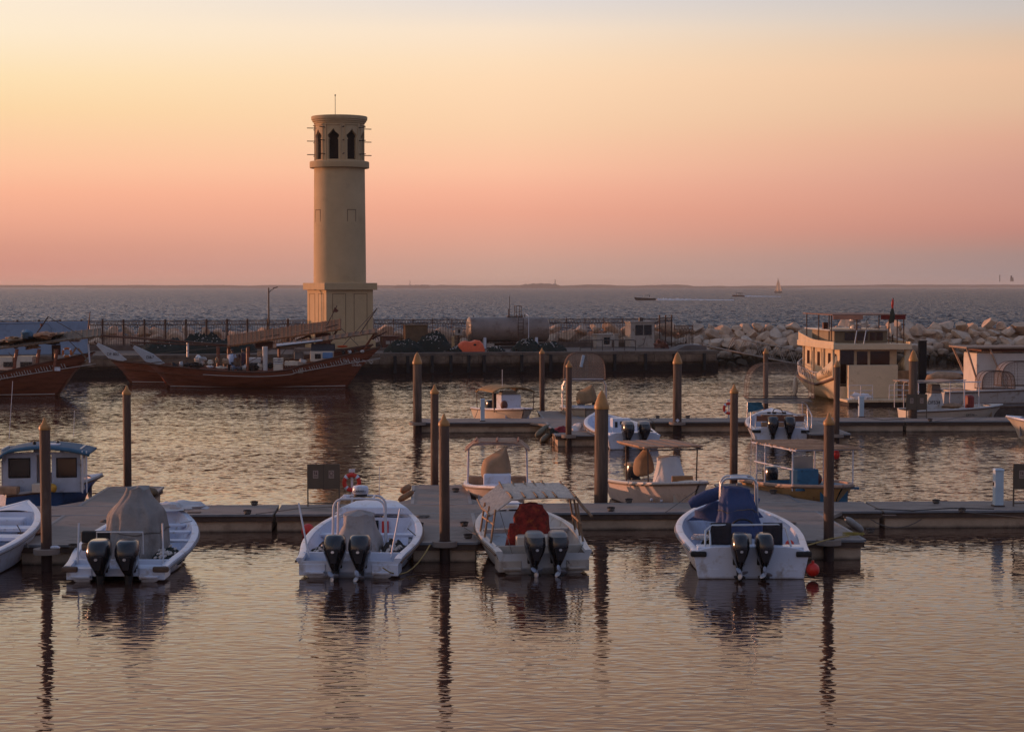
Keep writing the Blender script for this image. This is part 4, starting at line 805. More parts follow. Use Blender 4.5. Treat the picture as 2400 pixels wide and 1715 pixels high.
# ---- C1 blue cabin boat
p, rz, L = pose((-14.1, 57.0), (-12.3, 53.2)); t = thing('cabin_boat', 'blue hulled boat with a white cabin and a drooping blue canvas roof', 'cabin boat', (-13.55, 54.6, 0), R(-62), None)
S = Sk(3.0, 2.0, .50, .86, stern=.93, ex=2.6, rim=.12); hull_parts(S, t, bluehull, whitein, rail_br, fore=.86, gm=white2)
t.location = (-14.55, 54.2, 0)
cb = MB().box(1.40, 0, 0, .01, .01, .01)
def wallpanel(x0, x1, z0, z1, y, holes, th=.04):
    # vertical wall in local x-z with rectangular holes
    xs = sorted(set([x0, x1] + [h for a in holes for h in a[:2]])); zs = sorted(set([z0, z1] + [h for a in holes for h in a[2:]])); m_ = MB()
    for i in range(len(xs) - 1):
        for j in range(len(zs) - 1):
            cx, cz = (xs[i] + xs[i + 1]) / 2, (zs[j] + zs[j + 1]) / 2
            if any(a[0] < cx < a[1] and a[2] < cz < a[3] for a in holes): continue
            m_.box(cx, y, cz, xs[i + 1] - xs[i], th, zs[j + 1] - zs[j])
    return m_
cab = bpy.data.objects.new('cabin', None)
hv = [(-.86, -.28, .93, 1.46), (-.10, .32, .55, 1.56), (.46, 1.0, .93, 1.46)]
ctr = Vector((-13.32, 54.3, 0)); cr = thing('cabin_house', 'white cabin with rounded windows and an open doorway on the blue boat', 'cabin', ctr, R(6))
# cabin belongs to the boat: parent its pieces to the boat with the cabin frame baked in
bpy.data.objects.remove(cr)
CM = (Matrix.Translation(t.location) @ Matrix.Rotation(R(-62), 4, 'Z')).inverted() @ (Matrix.Translation(ctr) @ Matrix.Rotation(R(6), 4, 'Z'))
def cb_(mb, name, m, **k): o = mb.build(name, m, t, **k); o.matrix_parent_inverse = Matrix(); o.matrix_local = CM; return o
cb_(wallpanel(-1.05, 1.12, .5, 1.62, -.45, hv), 'cabin_front_wall', mat('blue_white_cabin_paint', (.38, .43, .52), .45, .15, 2, stain=((.26, .27, .30), .55, 3)))
cb_(wallpanel(-1.05, 1.12, .5, 1.72, .75, [(-.90, -.35, .98, 1.6), (-.15, .40, .95, 1.6), (.55, 1.0, .98, 1.6)]), 'cabin_back_wall', white2)
for x in (-1.05, 1.12): cb_(MB().box(x, .15, .95, .04, 1.24, .9).box(x, .15, 1.66, .04, 1.24, .14), 'cabin_side_wall', white2)
for a in (hv[0], hv[2]): cb_(MB().tube([(a[0], -.475, a[2]), (a[1], -.475, a[2]), (a[1], -.475, a[3]), (a[0], -.475, a[3]), (a[0], -.475, a[2])], .022, 5), 'window_frame', blackm); cb_(MB().box((a[0] + a[1]) / 2, -.45, (a[2] + a[3]) / 2, a[1] - a[0] - .02, .012, a[3] - a[2] - .02), 'window', mat('smoked_glass', (.025, .015, .012), .06, .1, 3, alpha=.92))
def Pr(u, v): x = -1.45 + 3.05 * u; return (x * .88, -.85 + 1.9 * v, 1.80 - .20 * abs(u - .5) ** 2 * 4 - (.24 * max(0, .14 - u) / .14) - .05 * (v < .1))
rf = cb_(MB().grid(Pr, 24, 10), 'canvas_roof', blueroof, smooth=50, solid=.05)
cb_(MB().box(.35, -.2, 1.83, .34, .25, .05), 'roof_hatch', white, bevel=.015)
for x in (-1.2, -1.08, 1.2, 1.32): cb_(MB().tube([(x, -.75, .5), (x, -.78, 1.68)], .02, 6), 'canopy_post', whtube)
for x in (-.2, .45): cb_(MB().blob((x, -.1, 1.86), (.05, .05, .06), 8, 6), 'horn', blackm)
for x in (-.95,): cb_(MB().tube([(x, .2, 1.95), (x + .12, .2, 3.6)], .008, 5), 'aerial', whtube)
cb_(MB().tube([(.85, .2, 2.0), (.88, .2, 2.75)], .006, 5), 'aerial', whtube)
o = MB().blob((0, 0, 0), (.13, .10, .12), 14, 8, .2, 1).build('yellow_bag', mat('yellow_bag_cloth', (.55, .30, .04), .7), None, 60); o.location = (-12.85, 53.5, .66); tag(o, 'yellow bag on the side deck of the blue cabin boat', 'bag')
o = MB().box(0, 0, 0, .5, .35, .25).build('cream_box', cream, None, bevel=.02); o.location = (-13.15, 53.55, .66); tag(o, 'cream box beside the yellow bag on the blue cabin boat', 'box')
o = MB().box(0, 0, 0, .62, .4, .2).build('wooden_crate', plank, None, bevel=.02); o.location = (-14.1, 53.45, .60); tag(o, 'wooden crate at the left end of the blue cabin boat', 'crate')

DG = 'skiffs moored along the far pontoon'
# ---- D1
p, rz, L = pose((4.7, 73.9), (3.5, 80.0)); t = thing('fishing_skiff', 'white skiff with silver capped outboards, left of the thick marked pile', 'motorboat', p, R(rz), DG)
S = Sk(L, 2.45, .55, 1.05, ex=2.1); hull_parts(S, t, white, whitein, rail_br, fore=.84); splashwell(S, t, white, style=1)
for x in (-.30, .34): outboard(t, x, -.2, .12, 1.05, top=greyeng, prop=False, emblem=False)
MB().box(.1, 2.5, .62, .75, .4, .85).build('console', white, t, bevel=.04)
for x, z, w_, h_ in ((-.12, .8, .10, .22), (.14, .86, .2, .12), (.38, .78, .08, .2)): MB().box(x, 2.28, z, w_, .03, h_).build('instrument', inkm, t)
MB().box(0, 1.5, .45, 1.7, .34, .08).build('thwart', whitein, t, bevel=.02)
netheap('dark net at the right gunwale of the skiff with silver outboards', onboat(t, (.75, .95, .52)), .34, .5, .14, 0, 6, netb, 12)
# ---- D2
t = thing('fishing_skiff', 'white skiff under a flat net awning with dark twin outboards', 'motorboat', (10.75, 76.6, 0), R(-4), DG)
S = Sk(6.0, 2.55, .55, 1.05, ex=2.1); hull_parts(S, t, white, white, rail_br, fore=.80); splashwell(S, t, white, style=1, ends=blackm)
for x in (-.33, .33): outboard(t, x, -.2, .12, 1.05, prop=False, emblem=False)
MB().box(0, 2.2, .70, 1.3, .35, .65).build('console', plank, t, bevel=.03); MB().tube([(.2 * math.cos(a), 1.98, 1.1 + .2 * math.sin(a)) for a in np.linspace(0, 6.28, 16)], .02, 5).build('steering_wheel', blackm, t, 60)
for x in (-.35, -.12, .28): MB().box(x, 2.02, 1.08, .14, .05, .12).build('instrument', inkm, t)
tubes(t, 'stern_rail', steel, [[(-1.0, .2, .5), (-1.0, .3, 1.15), (1.0, .3, 1.15), (1.0, .2, .5)], [(-1.0, .3, .85), (1.0, .3, .85)]], .022)
MB().box(0, .36, .98, 1.9, .03, .22).build('wooden_rail_panel', mat('red_wood_panel', (.20, .08, .045), .6, .3, 6), t)
tubes(t, 'awning_frame', steel, [arch(1.15, .9, .6, 1.58, .2, .1), arch(1.15, 3.6, .8, 1.58, .2)] + [[(sx * 1.1, .95, 1.5), (sx * 1.1, 3.6, 1.5)] for sx in (-1, 1)] + [[(1.15, 1.0, 1.4), (1.25, .35, 1.1), (1.25, .3, .6)]], .024)
def netsheet(t, P, nu, nv, m, name, r_=.006, n=4):
    mb = MB()
    for i in range(nu + 1): mb.tube([P(i / nu, k / 12) for k in range(13)], r_, n, False)
    for j in range(nv + 1): mb.tube([P(k / 12, j / nv) for k in range(13)], r_, n, False)
    return mb.build(name, m, t)
netcol = mat('sun_bleached_netting', (.14, .10, .08), .9, .2, 10)
aw = MB().grid(lambda u, v: (-1.3 + 2.6 * u, .6 + 3.3 * v, 1.64 + .05 * math.sin(7 * u) * math.sin(5 * v)), 16, 14).build('net_awning', mat('grey_net_awning', (.06, .06, .055), .95, .3, 20, alpha=.82), t, 60)
MB().add([(-1.28, .6, 1.62), (-.75, .6, 1.62), (-.62, .7, 1.34), (-1.28, .6, 1.2)], [(0, 1, 2, 3)]).build('blue_flap', mat('blue_cloth', (.03, .13, .20), .9, .3, 8), t)
# net cages standing on boats
def cage(label, loc, rz, w_, d_, h_, al=.20):
    t = thing('net_cage', label, 'net cage', loc, rz, 'domed wire fish traps')
    def dome(q, s_): th = math.pi * s_; return (math.copysign(abs(math.cos(th)) ** .55, math.cos(th)) * w_ / 2 * -1, (q - .5) * d_, h_ * math.sin(th) ** .62)
    fr_ = MB()
    for q in (0, .5, 1): fr_.tube([dome(q, k / 20) for k in range(21)], .016 if al > .12 else .008, 6)
    for s_ in (0, 1): fr_.tube([dome(0, s_), dome(1, s_)], .022, 6)
    for q in (0, 1): fr_.tube([dome(q, 0), dome(q, 1)], .022, 6)
    fr_.build('hoop_frame', rust, t, 60)
    mh = mat('wire_mesh_cloth_%d' % (al * 100), (.55, .42, .33), .9, .2, 20, alpha=al)
    mb = MB(); mb.grid(lambda u, v: dome(v, u), 24, 4); mb.build('mesh_shell', mh, t, 60)
    e_ = MB(); n = 20
    for q in (0, 1): MB().add([dome(q, k / n) for k in range(n + 1)], [tuple(range(n + 1))]).build('mesh_end', mh, t)
    nm = MB()
    for k in range(1, 14 if al > .12 else 1): s_ = k / 14; a = dome(0, s_ * .5); nm.tube([(a[0], -d_ / 2, 0), (a[0], -d_ / 2, a[2])], .006, 4, False); nm.tube([(-a[0], -d_ / 2, 0), (-a[0], -d_ / 2, a[2])], .006, 4, False); nm.tube([(a[0], -d_ / 2, a[2]), (-a[0], -d_ / 2, a[2])], .006, 4, False)
    if nm.v: nm.build('mesh_wires', rust, t)
    return t
# ---- E1
p, rz, L = pose((-1.0, 90.2), (.55, 85.1)); t = thing('fishing_skiff', 'cream hulled skiff with a mustard canopy on thin posts, behind the far pontoon', 'motorboat', p, R(rz), DG)
S = Sk(L, 2.1, .62, .88, stern=.94, ex=2.8); hull_parts(S, t, cream, whitein, rail_br, fore=.80, gm=white)
MB().box(.0, 2.9, .95, .95, .8, .85).build('console', white, t, bevel=.05); MB().box(0, 2.8, 1.42, .8, .5, .2, taper=.8).build('windscreen', mat('hazy_acrylic', (.4, .4, .4)), t, bevel=.02)
MB().blob((0, 3.26, 1.02), (.05, .02, .05), 8, 6).build('compass', inkm, t)
for x in (-.42, .10): MB().box(x, 1.2, .90, .34, .22, .85).build('seat_back', blackm, t, bevel=.06)
def Pc(u, v): x = -.98 + 1.96 * u; return (x, .8 + 3.0 * v, 1.72 - .22 * (2 * abs(u - .5)) ** 3 - .06 * math.sin(v * 3.1 * 2) * 0 - .10 * (v < .12))
MB().grid(Pc, 16, 12).build('canopy', mat('mustard_canvas', (.26, .15, .05), .8, .3, 4), t, 60, solid=.03)
tubes(t, 'canopy_post', rail_br, [[(sx * .92, yy, .6), (sx * .96, yy, 1.56)] for sx in (-1, 1) for yy in (.9, 3.7)] , .022)
MB().blob((.6, 4.2, .95), (.17, .17, .22), 12, 8).build('red_drum', brownb, t, 60); rod(t, (.3, 2.9, 1.4), (.3, 2.9, 2.5), .012, whtube, 'aerial'); outboard(t, 0, -.2, .1, .9, prop=False)
# ---- E2
t = thing('fishing_skiff', 'white skiff with a tan hood, net cage overhead, behind the far pontoon', 'motorboat', (3.3, 91.5, 0), R(180), DG)
S = Sk(6.0, 2.1, .62, .88, stern=.92, ex=3.0); hull_parts(S, t, cream, whitein, rail_br, fore=.80, gm=white2)
tubes(t, 'cage_rack', steel, [[(sx * 1.0, yy, .7), (sx * .98, yy, 1.75), (sx * .85, yy + .1, 2.02)] for sx in (-1, 1) for yy in (3.2, 3.6, 4.4)] + [[(-.9, yy, 2.02), (.9, yy, 2.02)] for yy in (3.2, 3.9, 4.5)] + [[(-.9, 4.4, .82), (.9, 4.4, .82)], [(-.9, 5.0, .90), (.9, 5.0, .90)]], .024)
MB().box(-.6, 4.2, .8, .5, .4, .4).build('black_box', blackm, t, bevel=.03)
outboard(t, 0, -.2, .1, .9, prop=False)
hood('tan_canvas_hood', 'crumpled tan hood under the net cage on the far side skiff', onboat(t, (-.10, 4.4, .92)), 0, .98, .92, mat('olive_tan_canvas', (.26, .165, .085), .85, .25, 3, .4, 20), 1, .5)
cage('domed net cage standing on the rack of the far skiff with the tan hood', onboat(t, (0, 3.9, 2.05)), R(180), 1.88, 1.5, 1.22)
o = MB().box(0, 0, 0, .14, .05, .55, ry=.22).build('plastic_bottle', mat('blue_white_plastic', (.35, .45, .55), .4, .3, 8), None, bevel=.03); o.location = onboat(t, (.12, 4.7, 2.9)); tag(o, 'blue and white plastic bottle tied to the net cage', 'bottle')
cage('tall faint net cage standing on the skiff with the net awning, right far pontoon', (11.05, 79.4, 1.70), 0, 2.7, 1.6, 1.42, .09)
# ---- D0
p, rz, L = pose((24.6, 76.2), (20.45, 79.3)); t = thing('fishing_skiff', 'white skiff cut off by the right edge of the photo below the far pontoon', 'motorboat', p, R(rz), DG)
S = Sk(L, 2.2, .62, .95, ex=2.2); hull_parts(S, t, cream, whitein, rail_gr, fore=.86, gm=white)
MB().box(0, 3.2, .75, 1.5, .35, .05).build('thwart', whitein, t, bevel=.02); outboard(t, 0, -.2, .1)
# ---- E4 DF534
p, rz, L = pose((17.0, 87.6), (20.9, 85.9)); L = 4.6
t = thing('fishing_skiff', 'cream skiff lettered DF534 on its console, behind the far pontoon', 'motorboat', (18.0, 87.6, 0), R(-79), DG)
S = Sk(4.75, 2.1, .66, .86, stern=.94, ex=3.0); hull_parts(S, t, cream, cream, rail_br, fore=.84, gm=white2)
cn_ = MB(); cn_.prism([(-.55, .2), (.45, .2), (.30, 1.05), (-.20, 1.05)], -.35, .35, 'x'); 
cm = MB(); cm.v = [(x, y + 1.3, z + .35) for x, y, z in cn_.v]; cm.f = cn_.f; cso = cm.build('console', white2, t, bevel=.03)
text('DF534', .22, cso, (.362, 1.22, .98), (R(90), 0, R(90)), inkm); text('DF534', .15, t, (.99, 2.7, .44), (R(86), 0, R(90)), inkm)
MB().box(0, 1.35, 1.60, .6, .5, .42, taper=.8).build('windscreen', mat('brown_tinted_screen', (.12, .07, .05), .3, .2, 4, alpha=.8), t, bevel=.02)
MB().box(.1, .35, .95, .5, .3, .7).build('seat_back', blackm, t, bevel=.05); MB().box(.2, 3.0, 1.0, .45, .38, .62).build('red_drum', redm if 0 else mat('dull_red_drum', (.20, .02, .015), .5, .2, 5), t, bevel=.12)
tubes(t, 'canopy_frame', whtube, [[(sx * .85, yy, .7), (sx * .85, yy, 1.80), (sx * .70, yy + .05, 1.93)] for sx in (-1, 1) for yy in (-.2, .25)] + [[(sx * .8, yy, .7), (sx * .8, yy, 1.9)] for sx in (-1, 1) for yy in (2.5, 3.2)] + [[(sx * .85, -.2, 1.55), (sx * .85, .3, 1.50)] for sx in (-1, 1)] + [[(sx * .8, -.2, 1.93), (sx * .8, 3.3, 1.93)] for sx in (-1, 1)], .022)
MB().grid(lambda u, v: (-.85 + 1.7 * u, -.3 + 2.6 * v, 1.96 + .03 * math.sin(9 * v)), 6, 10).build('canopy_mat', mat('faded_canopy_mat', (.36, .24, .17), .85, .25, 6), t, solid=.03)
MB().blob((.3, 2.1, .82), (.35, .5, .12), 12, 6, .3, 2).build('canvas_roll', plank, t, 60)
o = MB().blob((0, 0, 0), (.12, .12, .28), 12, 10).build('white_fender', cream, None, 60); o.location = at(1864, 905, 111); o.scale = (1.3, 1.3, 1.9); tag(o, 'cream fender hanging off the bow of the houseboat', 'fender')
# ------------------------------------------------------------------ quay, fence, tower
QZ = 1.525
def qslab(name, label, cat, pts, z0, z1, m, kind=None, **k):
    mb = MB(); n = len(pts); vs = [Q(a, b, z0) for a, b in pts] + [Q(a, b, z1) for a, b in pts]
    mb.add(vs, [tuple(range(n - 1, -1, -1)), tuple(range(n, 2 * n))] + [(i, (i + 1) % n, (i + 1) % n + n, i + n) for i in range(n)])
    o = mb.build(name, m, **k); tag(o, label, cat, kind=kind); return o
q1 = 26.6
qslab('quay_deck', None, None, [(-60, .4), (q1, .4), (q1, 12.6), (-60, 12.6)], -.5, QZ, quayd, 'structure')
qw = thing('quay_wall', 'dark weedy blockwork quay wall below the fence and the tank', 'quay wall', Q(0, 0, 0), math.atan2(QD.y, QD.x))
for k in range(72):
    x0 = -60 + 1.2 * k
    if x0 + 1.2 > q1 + .3: break
    MB().box(x0 + .6, .2 + rnd.uniform(-.02, .02), 1.0, 1.19, .42, .55).build('cope_block', quaym, qw, bevel=.02)
MB().box((-60 + q1) / 2, .28, .05, q1 + 60, .36, 1.6).build('lower_face', quaym, qw)
MB().box((-60 + q1) / 2, .22, 1.40, q1 + 60, .50, .24).build('capping_beam', mat('quay_cap_concrete', (.16, .115, .085), .9, .3, 1.5, .3, 12, stain=((.09, .06, .045), .52, 1.2)), qw, bevel=.02)
for px in (925, 955, 1012, 1056, 1098, 1134, 1222, 1290, 1372, 1440, 1512, 1580, 1650): MB().box(qa(px, 0), -.09, .72, .22, .18, 1.25).build('rubber_fender', blackm, qw, bevel=.03)
qslab('quay_curb', 'low concrete curb under the iron fence', 'curb', [(-60, 10.0), (q1 - 1.2, 10.0), (q1 - 1.2, 10.5), (-60, 10.5)], QZ, QZ + .38, mat('curb_concrete', (.13, .09, .07), .9, .3, 1.5))
# fence
def fence(label, a0, a1, b, z0, h, fat, mb_=None):
    c = Q((a0 + a1) / 2, b, z0); t = thing('iron_fence', label, 'fence', c, math.atan2(QD.y, QD.x)); L = a1 - a0
    n = max(1, round(L / 1.55)); st_ = L / n; hr = h - .30
    for i in range(n + 1): MB().box(-L / 2 + i * st_, 0, (h + .12) / 2, fat, fat, h + .12).build('fence_post', rust, t)
    for i in range(n):
        x0 = -L / 2 + i * st_; mb = MB(); m_ = 12; d_ = st_ / m_
        for z_ in (.06, hr): mb.box(x0 + st_ / 2, 0, z_, st_, .03, .05)
        for k in range(1, m_): mb.box(x0 + k * d_, 0, hr / 2, .034, .03, hr - .02)
        mb.box(x0 + st_ / 2, 0, h, st_, .03, .04)
        for k in range(6):
            xa = x0 + k * 2 * d_
            for q in (0, 1): mb.tube([(xa + q * 2 * d_, .012, hr - .12), (xa + d_, .012, h + .03)], .014, 4); mb.tube([(xa + q * 2 * d_, -.012, h + .03), (xa + d_, -.012, hr)], .014, 4)
        mb.build('fence_panel', rust, t)
    return t
zb = QZ + .38
fence('brown iron fence with crossed hoops left of the tower', qa(-60, 10.25), qa(722, 10.25), 10.25, zb, 1.80, .14)
fence('dark iron fence right of the tower, running behind the tank', qa(876, 10.25), qa(1545, 10.25), 10.25, zb, 1.80, .05)
fence('last fence panels standing lower at the right end of the quay', qa(1580, 10.25), qa(1624, 10.25), 10.25, zb - .3, 1.55, .05)
g = thing('iron_gate', 'pair of dark iron gate leaves folded together near the white kiosk', 'gate', Q(qa(1560, 9.2), 9.2, QZ), math.atan2(QD.y, QD.x))
for x in (-.50, .0, .50): MB().box(x, .0, 1.25, .09, .09, 2.5).build('gate_post', rust, g)
for s_ in (-1, 1):
    m_ = MB()
    for k in range(9): m_.box(s_ * .25 - .2 + .05 * k, .02, 1.2, .024, .024, 2.15)
    m_.box(s_ * .25, .02, .15, .46, .03, .05).box(s_ * .25, .02, 2.28, .46, .03, .05).box(s_ * .25, .02, 2.05, .46, .03, .04)
    m_.build('gate_leaf', lampm, g)
# pipe railing
rl = thing('pipe_railing', 'thin dark pipe railing on the quay edge in front of the kiosks', 'railing', Q(qa(1425, 1.4), 1.4, QZ), math.atan2(QD.y, QD.x))
hl = (qa(1490, 1.4) - qa(1360, 1.4)) / 2
tubes(rl, 'handrail', lampm, [[(-hl, 0, 0), (-hl, 0, .78), (hl - .15, 0, .78), (hl, 0, .70), (hl, 0, 0)], [(-hl, 0, .25), (hl, 0, .25)]], .03)
for k in range(1, 5): MB().tube([(-hl + 2 * hl * k / 5, 0, 0), (-hl + 2 * hl * k / 5, 0, .78)], .025, 6).build('post', lampm, rl)

# tower
TY = 144.0; TX = (797 - CX) / F * TY
tw = thing('lighthouse_tower', 'sand coloured round tower with pointed lantern windows on a square base', 'tower', (TX, TY, QZ - .05), 0)
TW = tw.location.z
pb = R(28)
def boxr(mb, hx, z0, z1): mb.box(0, 0, (z0 + z1) / 2 - TW, 2 * hx, 2 * hx, z1 - z0, rz=pb); return mb
boxr(MB(), 1.88, QZ - .04, 6.06).build('base', sandst, tw, bevel=.03)
boxr(MB(), 2.02, QZ - .05, 2.25).build('plinth', sandtr, tw, bevel=.03)
boxr(MB(), 2.12, 6.0, 6.52).build('base_cornice', sandtr, tw, bevel=.03)
groove = mat('shaded_groove_render', (.20, .125, .065), .9, .1, 2)  # recess shade put into the colour of thin raised strips
for fa in range(4):
    for s_ in (-1, 1):
        M_ = Matrix.Rotation(pb + fa * math.pi / 2, 4, 'Z'); m_ = MB(); cx = s_ * .86
        for (x, z, w_, h_) in ((cx, 5.72, 1.05, .035), (cx - .52, 4.0, .035, 3.45), (cx + .52, 4.0, .035, 3.45)):
            q_ = MB().box(x, -1.885, z - TW, w_, .02, h_); m_.add([M_ @ Vector(p) for p in q_.v], q_.f)
        m_.build('panel_groove', groove, tw)
r0, r1 = 1.96, 1.89
MB().lathe([(r0, 6.5 - TW), (r0 - .02, 9.5 - TW), (r1, 15.1 - TW)], 72).build('shaft', sandst, tw, 30)
MB().lathe([(r1, 15.05 - TW), (2.20, 15.07 - TW), (2.22, 15.12 - TW), (2.22, 15.50 - TW), (2.19, 15.55 - TW), (1.8, 15.56 - TW)], 72).build('balcony_band', sandtr, tw, 30)
# niche outlines on the shaft
for ac in (-53, 33, 123, -147):
    m_ = MB()
    for (a0_, a1_, z0_, z1_) in ((-11, 11, 11.90, 11.96), (-11, -9.4, 11.05, 11.90), (9.4, 11, 11.05, 11.90)):
        rr_ = r0 - (11.5 - 6.5) / (15.1 - 6.5) * (r0 - r1) + .004; n = 6
        def pt(r_, k, z_): a = R(ac - 90 + a0_ + (a1_ - a0_) * k / n); return (r_ * math.cos(a), r_ * math.sin(a), z_ - TW)
        m_.rings([[pt(rr_ - .02, k, z0_), pt(rr_ + .006, k, z0_), pt(rr_ + .006, k, z1_), pt(rr_ - .02, k, z1_)] for k in range(n + 1)])
    m_.build('niche_outline', groove, tw)
# lantern wall with ogee openings
nt, nz = 512, 56; z0_, z1_ = 15.56, 18.36; Rl = 1.83; off = -9.2
def hole(a_deg, z):
    d = (a_deg - off + 22.5) % 45 - 22.5; x = abs(R(d) * Rl); h = z - 15.66
    if h < 0: return False
    if h < 1.45: return x < .39
    if h < 1.52: return x < .34
    if h < 1.80: return x < .34 + .10 * math.sin((h - 1.52) / .28 * math.pi * .6)
    if h < 2.02: return x < .42 * (1 - (h - 1.80) / .22 * .62)
    if h < 2.25: return x < .16 * (1 - (h - 2.02) / .23)
    return False
m_ = MB(); vid = {}
def vtx(i, j, k):
    key = (i % nt, j, k)
    if key not in vid:
        a = 2 * math.pi * (i % nt) / nt - math.pi / 2; r_ = Rl - .22 * k; vid[key] = len(m_.v); m_.v.append((r_ * math.cos(a), r_ * math.sin(a), z0_ + (z1_ - z0_) * j / nz - TW))
    return vid[key]
cell = [[not hole((i + .5) * 360 / nt, z0_ + (z1_ - z0_) * (j + .5) / nz) for j in range(nz)] for i in range(nt)]
for i in range(nt):
    for j in range(nz):
        if not cell[i][j]: continue
        m_.f.append((vtx(i, j, 0), vtx(i + 1, j, 0), vtx(i + 1, j + 1, 0), vtx(i, j + 1, 0))); m_.f.append((vtx(i, j, 1), vtx(i, j + 1, 1), vtx(i + 1, j + 1, 1), vtx(i + 1, j, 1)))
        if not cell[(i + 1) % nt][j]: m_.f.append((vtx(i + 1, j, 0), vtx(i + 1, j, 1), vtx(i + 1, j + 1, 1), vtx(i + 1, j + 1, 0)))
        if not cell[i - 1][j]: m_.f.append((vtx(i, j, 0), vtx(i, j + 1, 0), vtx(i, j + 1, 1), vtx(i, j, 1)))
        if j + 1 < nz and not cell[i][j + 1]: m_.f.append((vtx(i, j + 1, 0), vtx(i + 1, j + 1, 0), vtx(i + 1, j + 1, 1), vtx(i, j + 1, 1)))
        if j and not cell[i][j - 1]: m_.f.append((vtx(i, j, 0), vtx(i, j, 1), vtx(i + 1, j, 1), vtx(i + 1, j, 0)))
m_.build('lantern_wall', sandst, tw, 30)
MB().lathe([(1.84, 18.34 - TW), (1.90, 18.36 - TW), (1.92, 18.46 - TW), (2.0, 18.50 - TW), (2.02, 18.60 - TW), (2.08, 18.64 - TW), (2.10, 18.84 - TW), (2.07, 18.90 - TW), (.1, 19.0 - TW)], 72).build('roof_cornice', sandtr, tw, 30)
for k in range(8):
    a = R(off + 45 * k - 90); u = Vector((-math.sin(a), math.cos(a), 0)); c = Vector((math.cos(a), math.sin(a), 0)) * 1.62
    s_ = MB()
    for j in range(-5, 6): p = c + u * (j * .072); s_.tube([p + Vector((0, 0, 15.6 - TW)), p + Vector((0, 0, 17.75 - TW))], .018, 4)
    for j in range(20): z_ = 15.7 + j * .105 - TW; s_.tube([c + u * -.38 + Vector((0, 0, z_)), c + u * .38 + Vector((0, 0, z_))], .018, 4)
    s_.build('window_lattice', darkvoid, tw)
    fr_ = MB(); 
    for s2 in (-1, 1): 
        ae = a + s2 * R(17.5); fr_.box(1.85 * math.cos(ae), 1.85 * math.sin(ae), 16.95 - TW, .05, .05, 2.7, rz=ae)
    fr_.box(1.85 * math.cos(a), 1.85 * math.sin(a), 18.22 - TW, .06, 1.10, .05, rz=a); fr_.build('window_surround', sandtr, tw)
    ab = a + R(22.5)
    for z_ in (16.05, 17.05, 18.02):
        MB().tube([(1.7 * math.cos(ab), 1.7 * math.sin(ab), z_ - TW), (2.42 * math.cos(ab), 2.42 * math.sin(ab), z_ - TW)], .035, 6).build('beam_end', darkwood, tw)
MB().lathe([(1.15, 15.56 - TW), (1.15, 18.36 - TW)], 24).build('lantern_dark_fill', darkvoid, tw, 30)  # added dark cylinder, hides the sky behind and keeps the openings dark
MB().tube([(-.3, 0, 19.0 - TW), (-.3, 0, 20.45 - TW)], .022, 6).build('mast', lampm, tw); MB().blob((-.3, 0, 20.5 - TW), (.05, .05, .08), 8, 6).build('mast_light', lampm, tw)
o = qslab('tower_footing', 'low concrete footing spread around the tower base', 'footing', [(qa(690, 5.6), 5.6), (qa(905, 5.6), 5.6), (qa(905, 9.9), 9.9), (qa(690, 9.9), 9.9)], QZ, QZ + .16, quayd)
# street lamp
sl_ = thing('street_lamp', 'tall dark street lamp left of the tower', 'street lamp', Q(qa(630, 9.6), 9.6, QZ), 0)
lh = 6.3 - (674 - HZ) / F * sl_.location.y - QZ
MB().tube([(0, 0, 0), (0, 0, lh)], [.075, .05], 8).build('pole', lampm, sl_, 60); MB().tube([(0, 0, lh - .42), (.16, 0, lh - .22), (.42, 0, lh - .05)], .03, 6).build('arm', lampm, sl_)
MB().box(.52, 0, lh + .0, .36, .14, .07, ry=-.25).build('lamp_head', lampm, sl_, bevel=.02)
# tank
TKY = 148.0; xa = (1097 - CX) / F * TKY; xb = (1284 - CX) / F * TKY; ps = math.atan2(QD.y, QD.x)
tk = thing('fuel_tank', 'long grey cylindrical tank lying on saddles in front of the fence', 'tank', ((xa + xb) / 2, TKY - .3, QZ), ps); hlk = (xb - xa) / 2 / math.cos(ps) ; zr = 1.46; rt = .95
tk.location = Q(qa(1190, 8.6), 8.6, QZ)
pr = [(-hlk - .02, .02), (-hlk, rt * .55), (-hlk + .06, rt * .9), (-hlk + .14, rt), (-hlk / 2, rt), (0, rt), (hlk / 2, rt), (hlk - .14, rt), (hlk - .06, rt * .9), (hlk, rt * .55), (hlk + .02, .02)]
MB().rings([[(x, r_ * math.cos(2 * math.pi * k / 48), zr + r_ * math.sin(2 * math.pi * k / 48)) for k in range(48)] for x, r_ in pr]).build('shell', tankm, tk, 35)
for x in (-.66 * hlk, .0, .66 * hlk):
    MB().rings([[(x + dx, (rt + .012) * math.cos(2 * math.pi * k / 40), zr + (rt + .012) * math.sin(2 * math.pi * k / 40)) for k in range(40)] for dx in (-.02, .02)], False, False).build('weld_band', tankm, tk, 35)
for x in (-.62 * hlk, .66 * hlk): MB().box(x, 0, .42, .22, 1.6, .84).build('saddle', whtube, tk, bevel=.02)
MB().box(0, 0, .10, 2 * hlk, 1.2, .16).build('skid', lampm, tk)
lx = hlk * .25
m_ = MB()
for s_ in (-1, 1): m_.tube([(lx + s_ * .2, -1.02, .25), (lx + s_ * .2, -1.02, 2.3), (lx + s_ * .2, -.5, 2.55)], .025, 6)
for k in range(8): m_.tube([(lx - .2, -1.02, .4 + .26 * k), (lx + .2, -1.02, .4 + .26 * k)], .02, 6)
m_.build('ladder', rust, tk)
m_ = MB()
for x, y in ((lx - .2, -.35), (lx + .2, -.35), (lx - .2, .2), (lx + .2, .2)): m_.tube([(x, y, 2.3), (x, y, 3.25)], .022, 6)
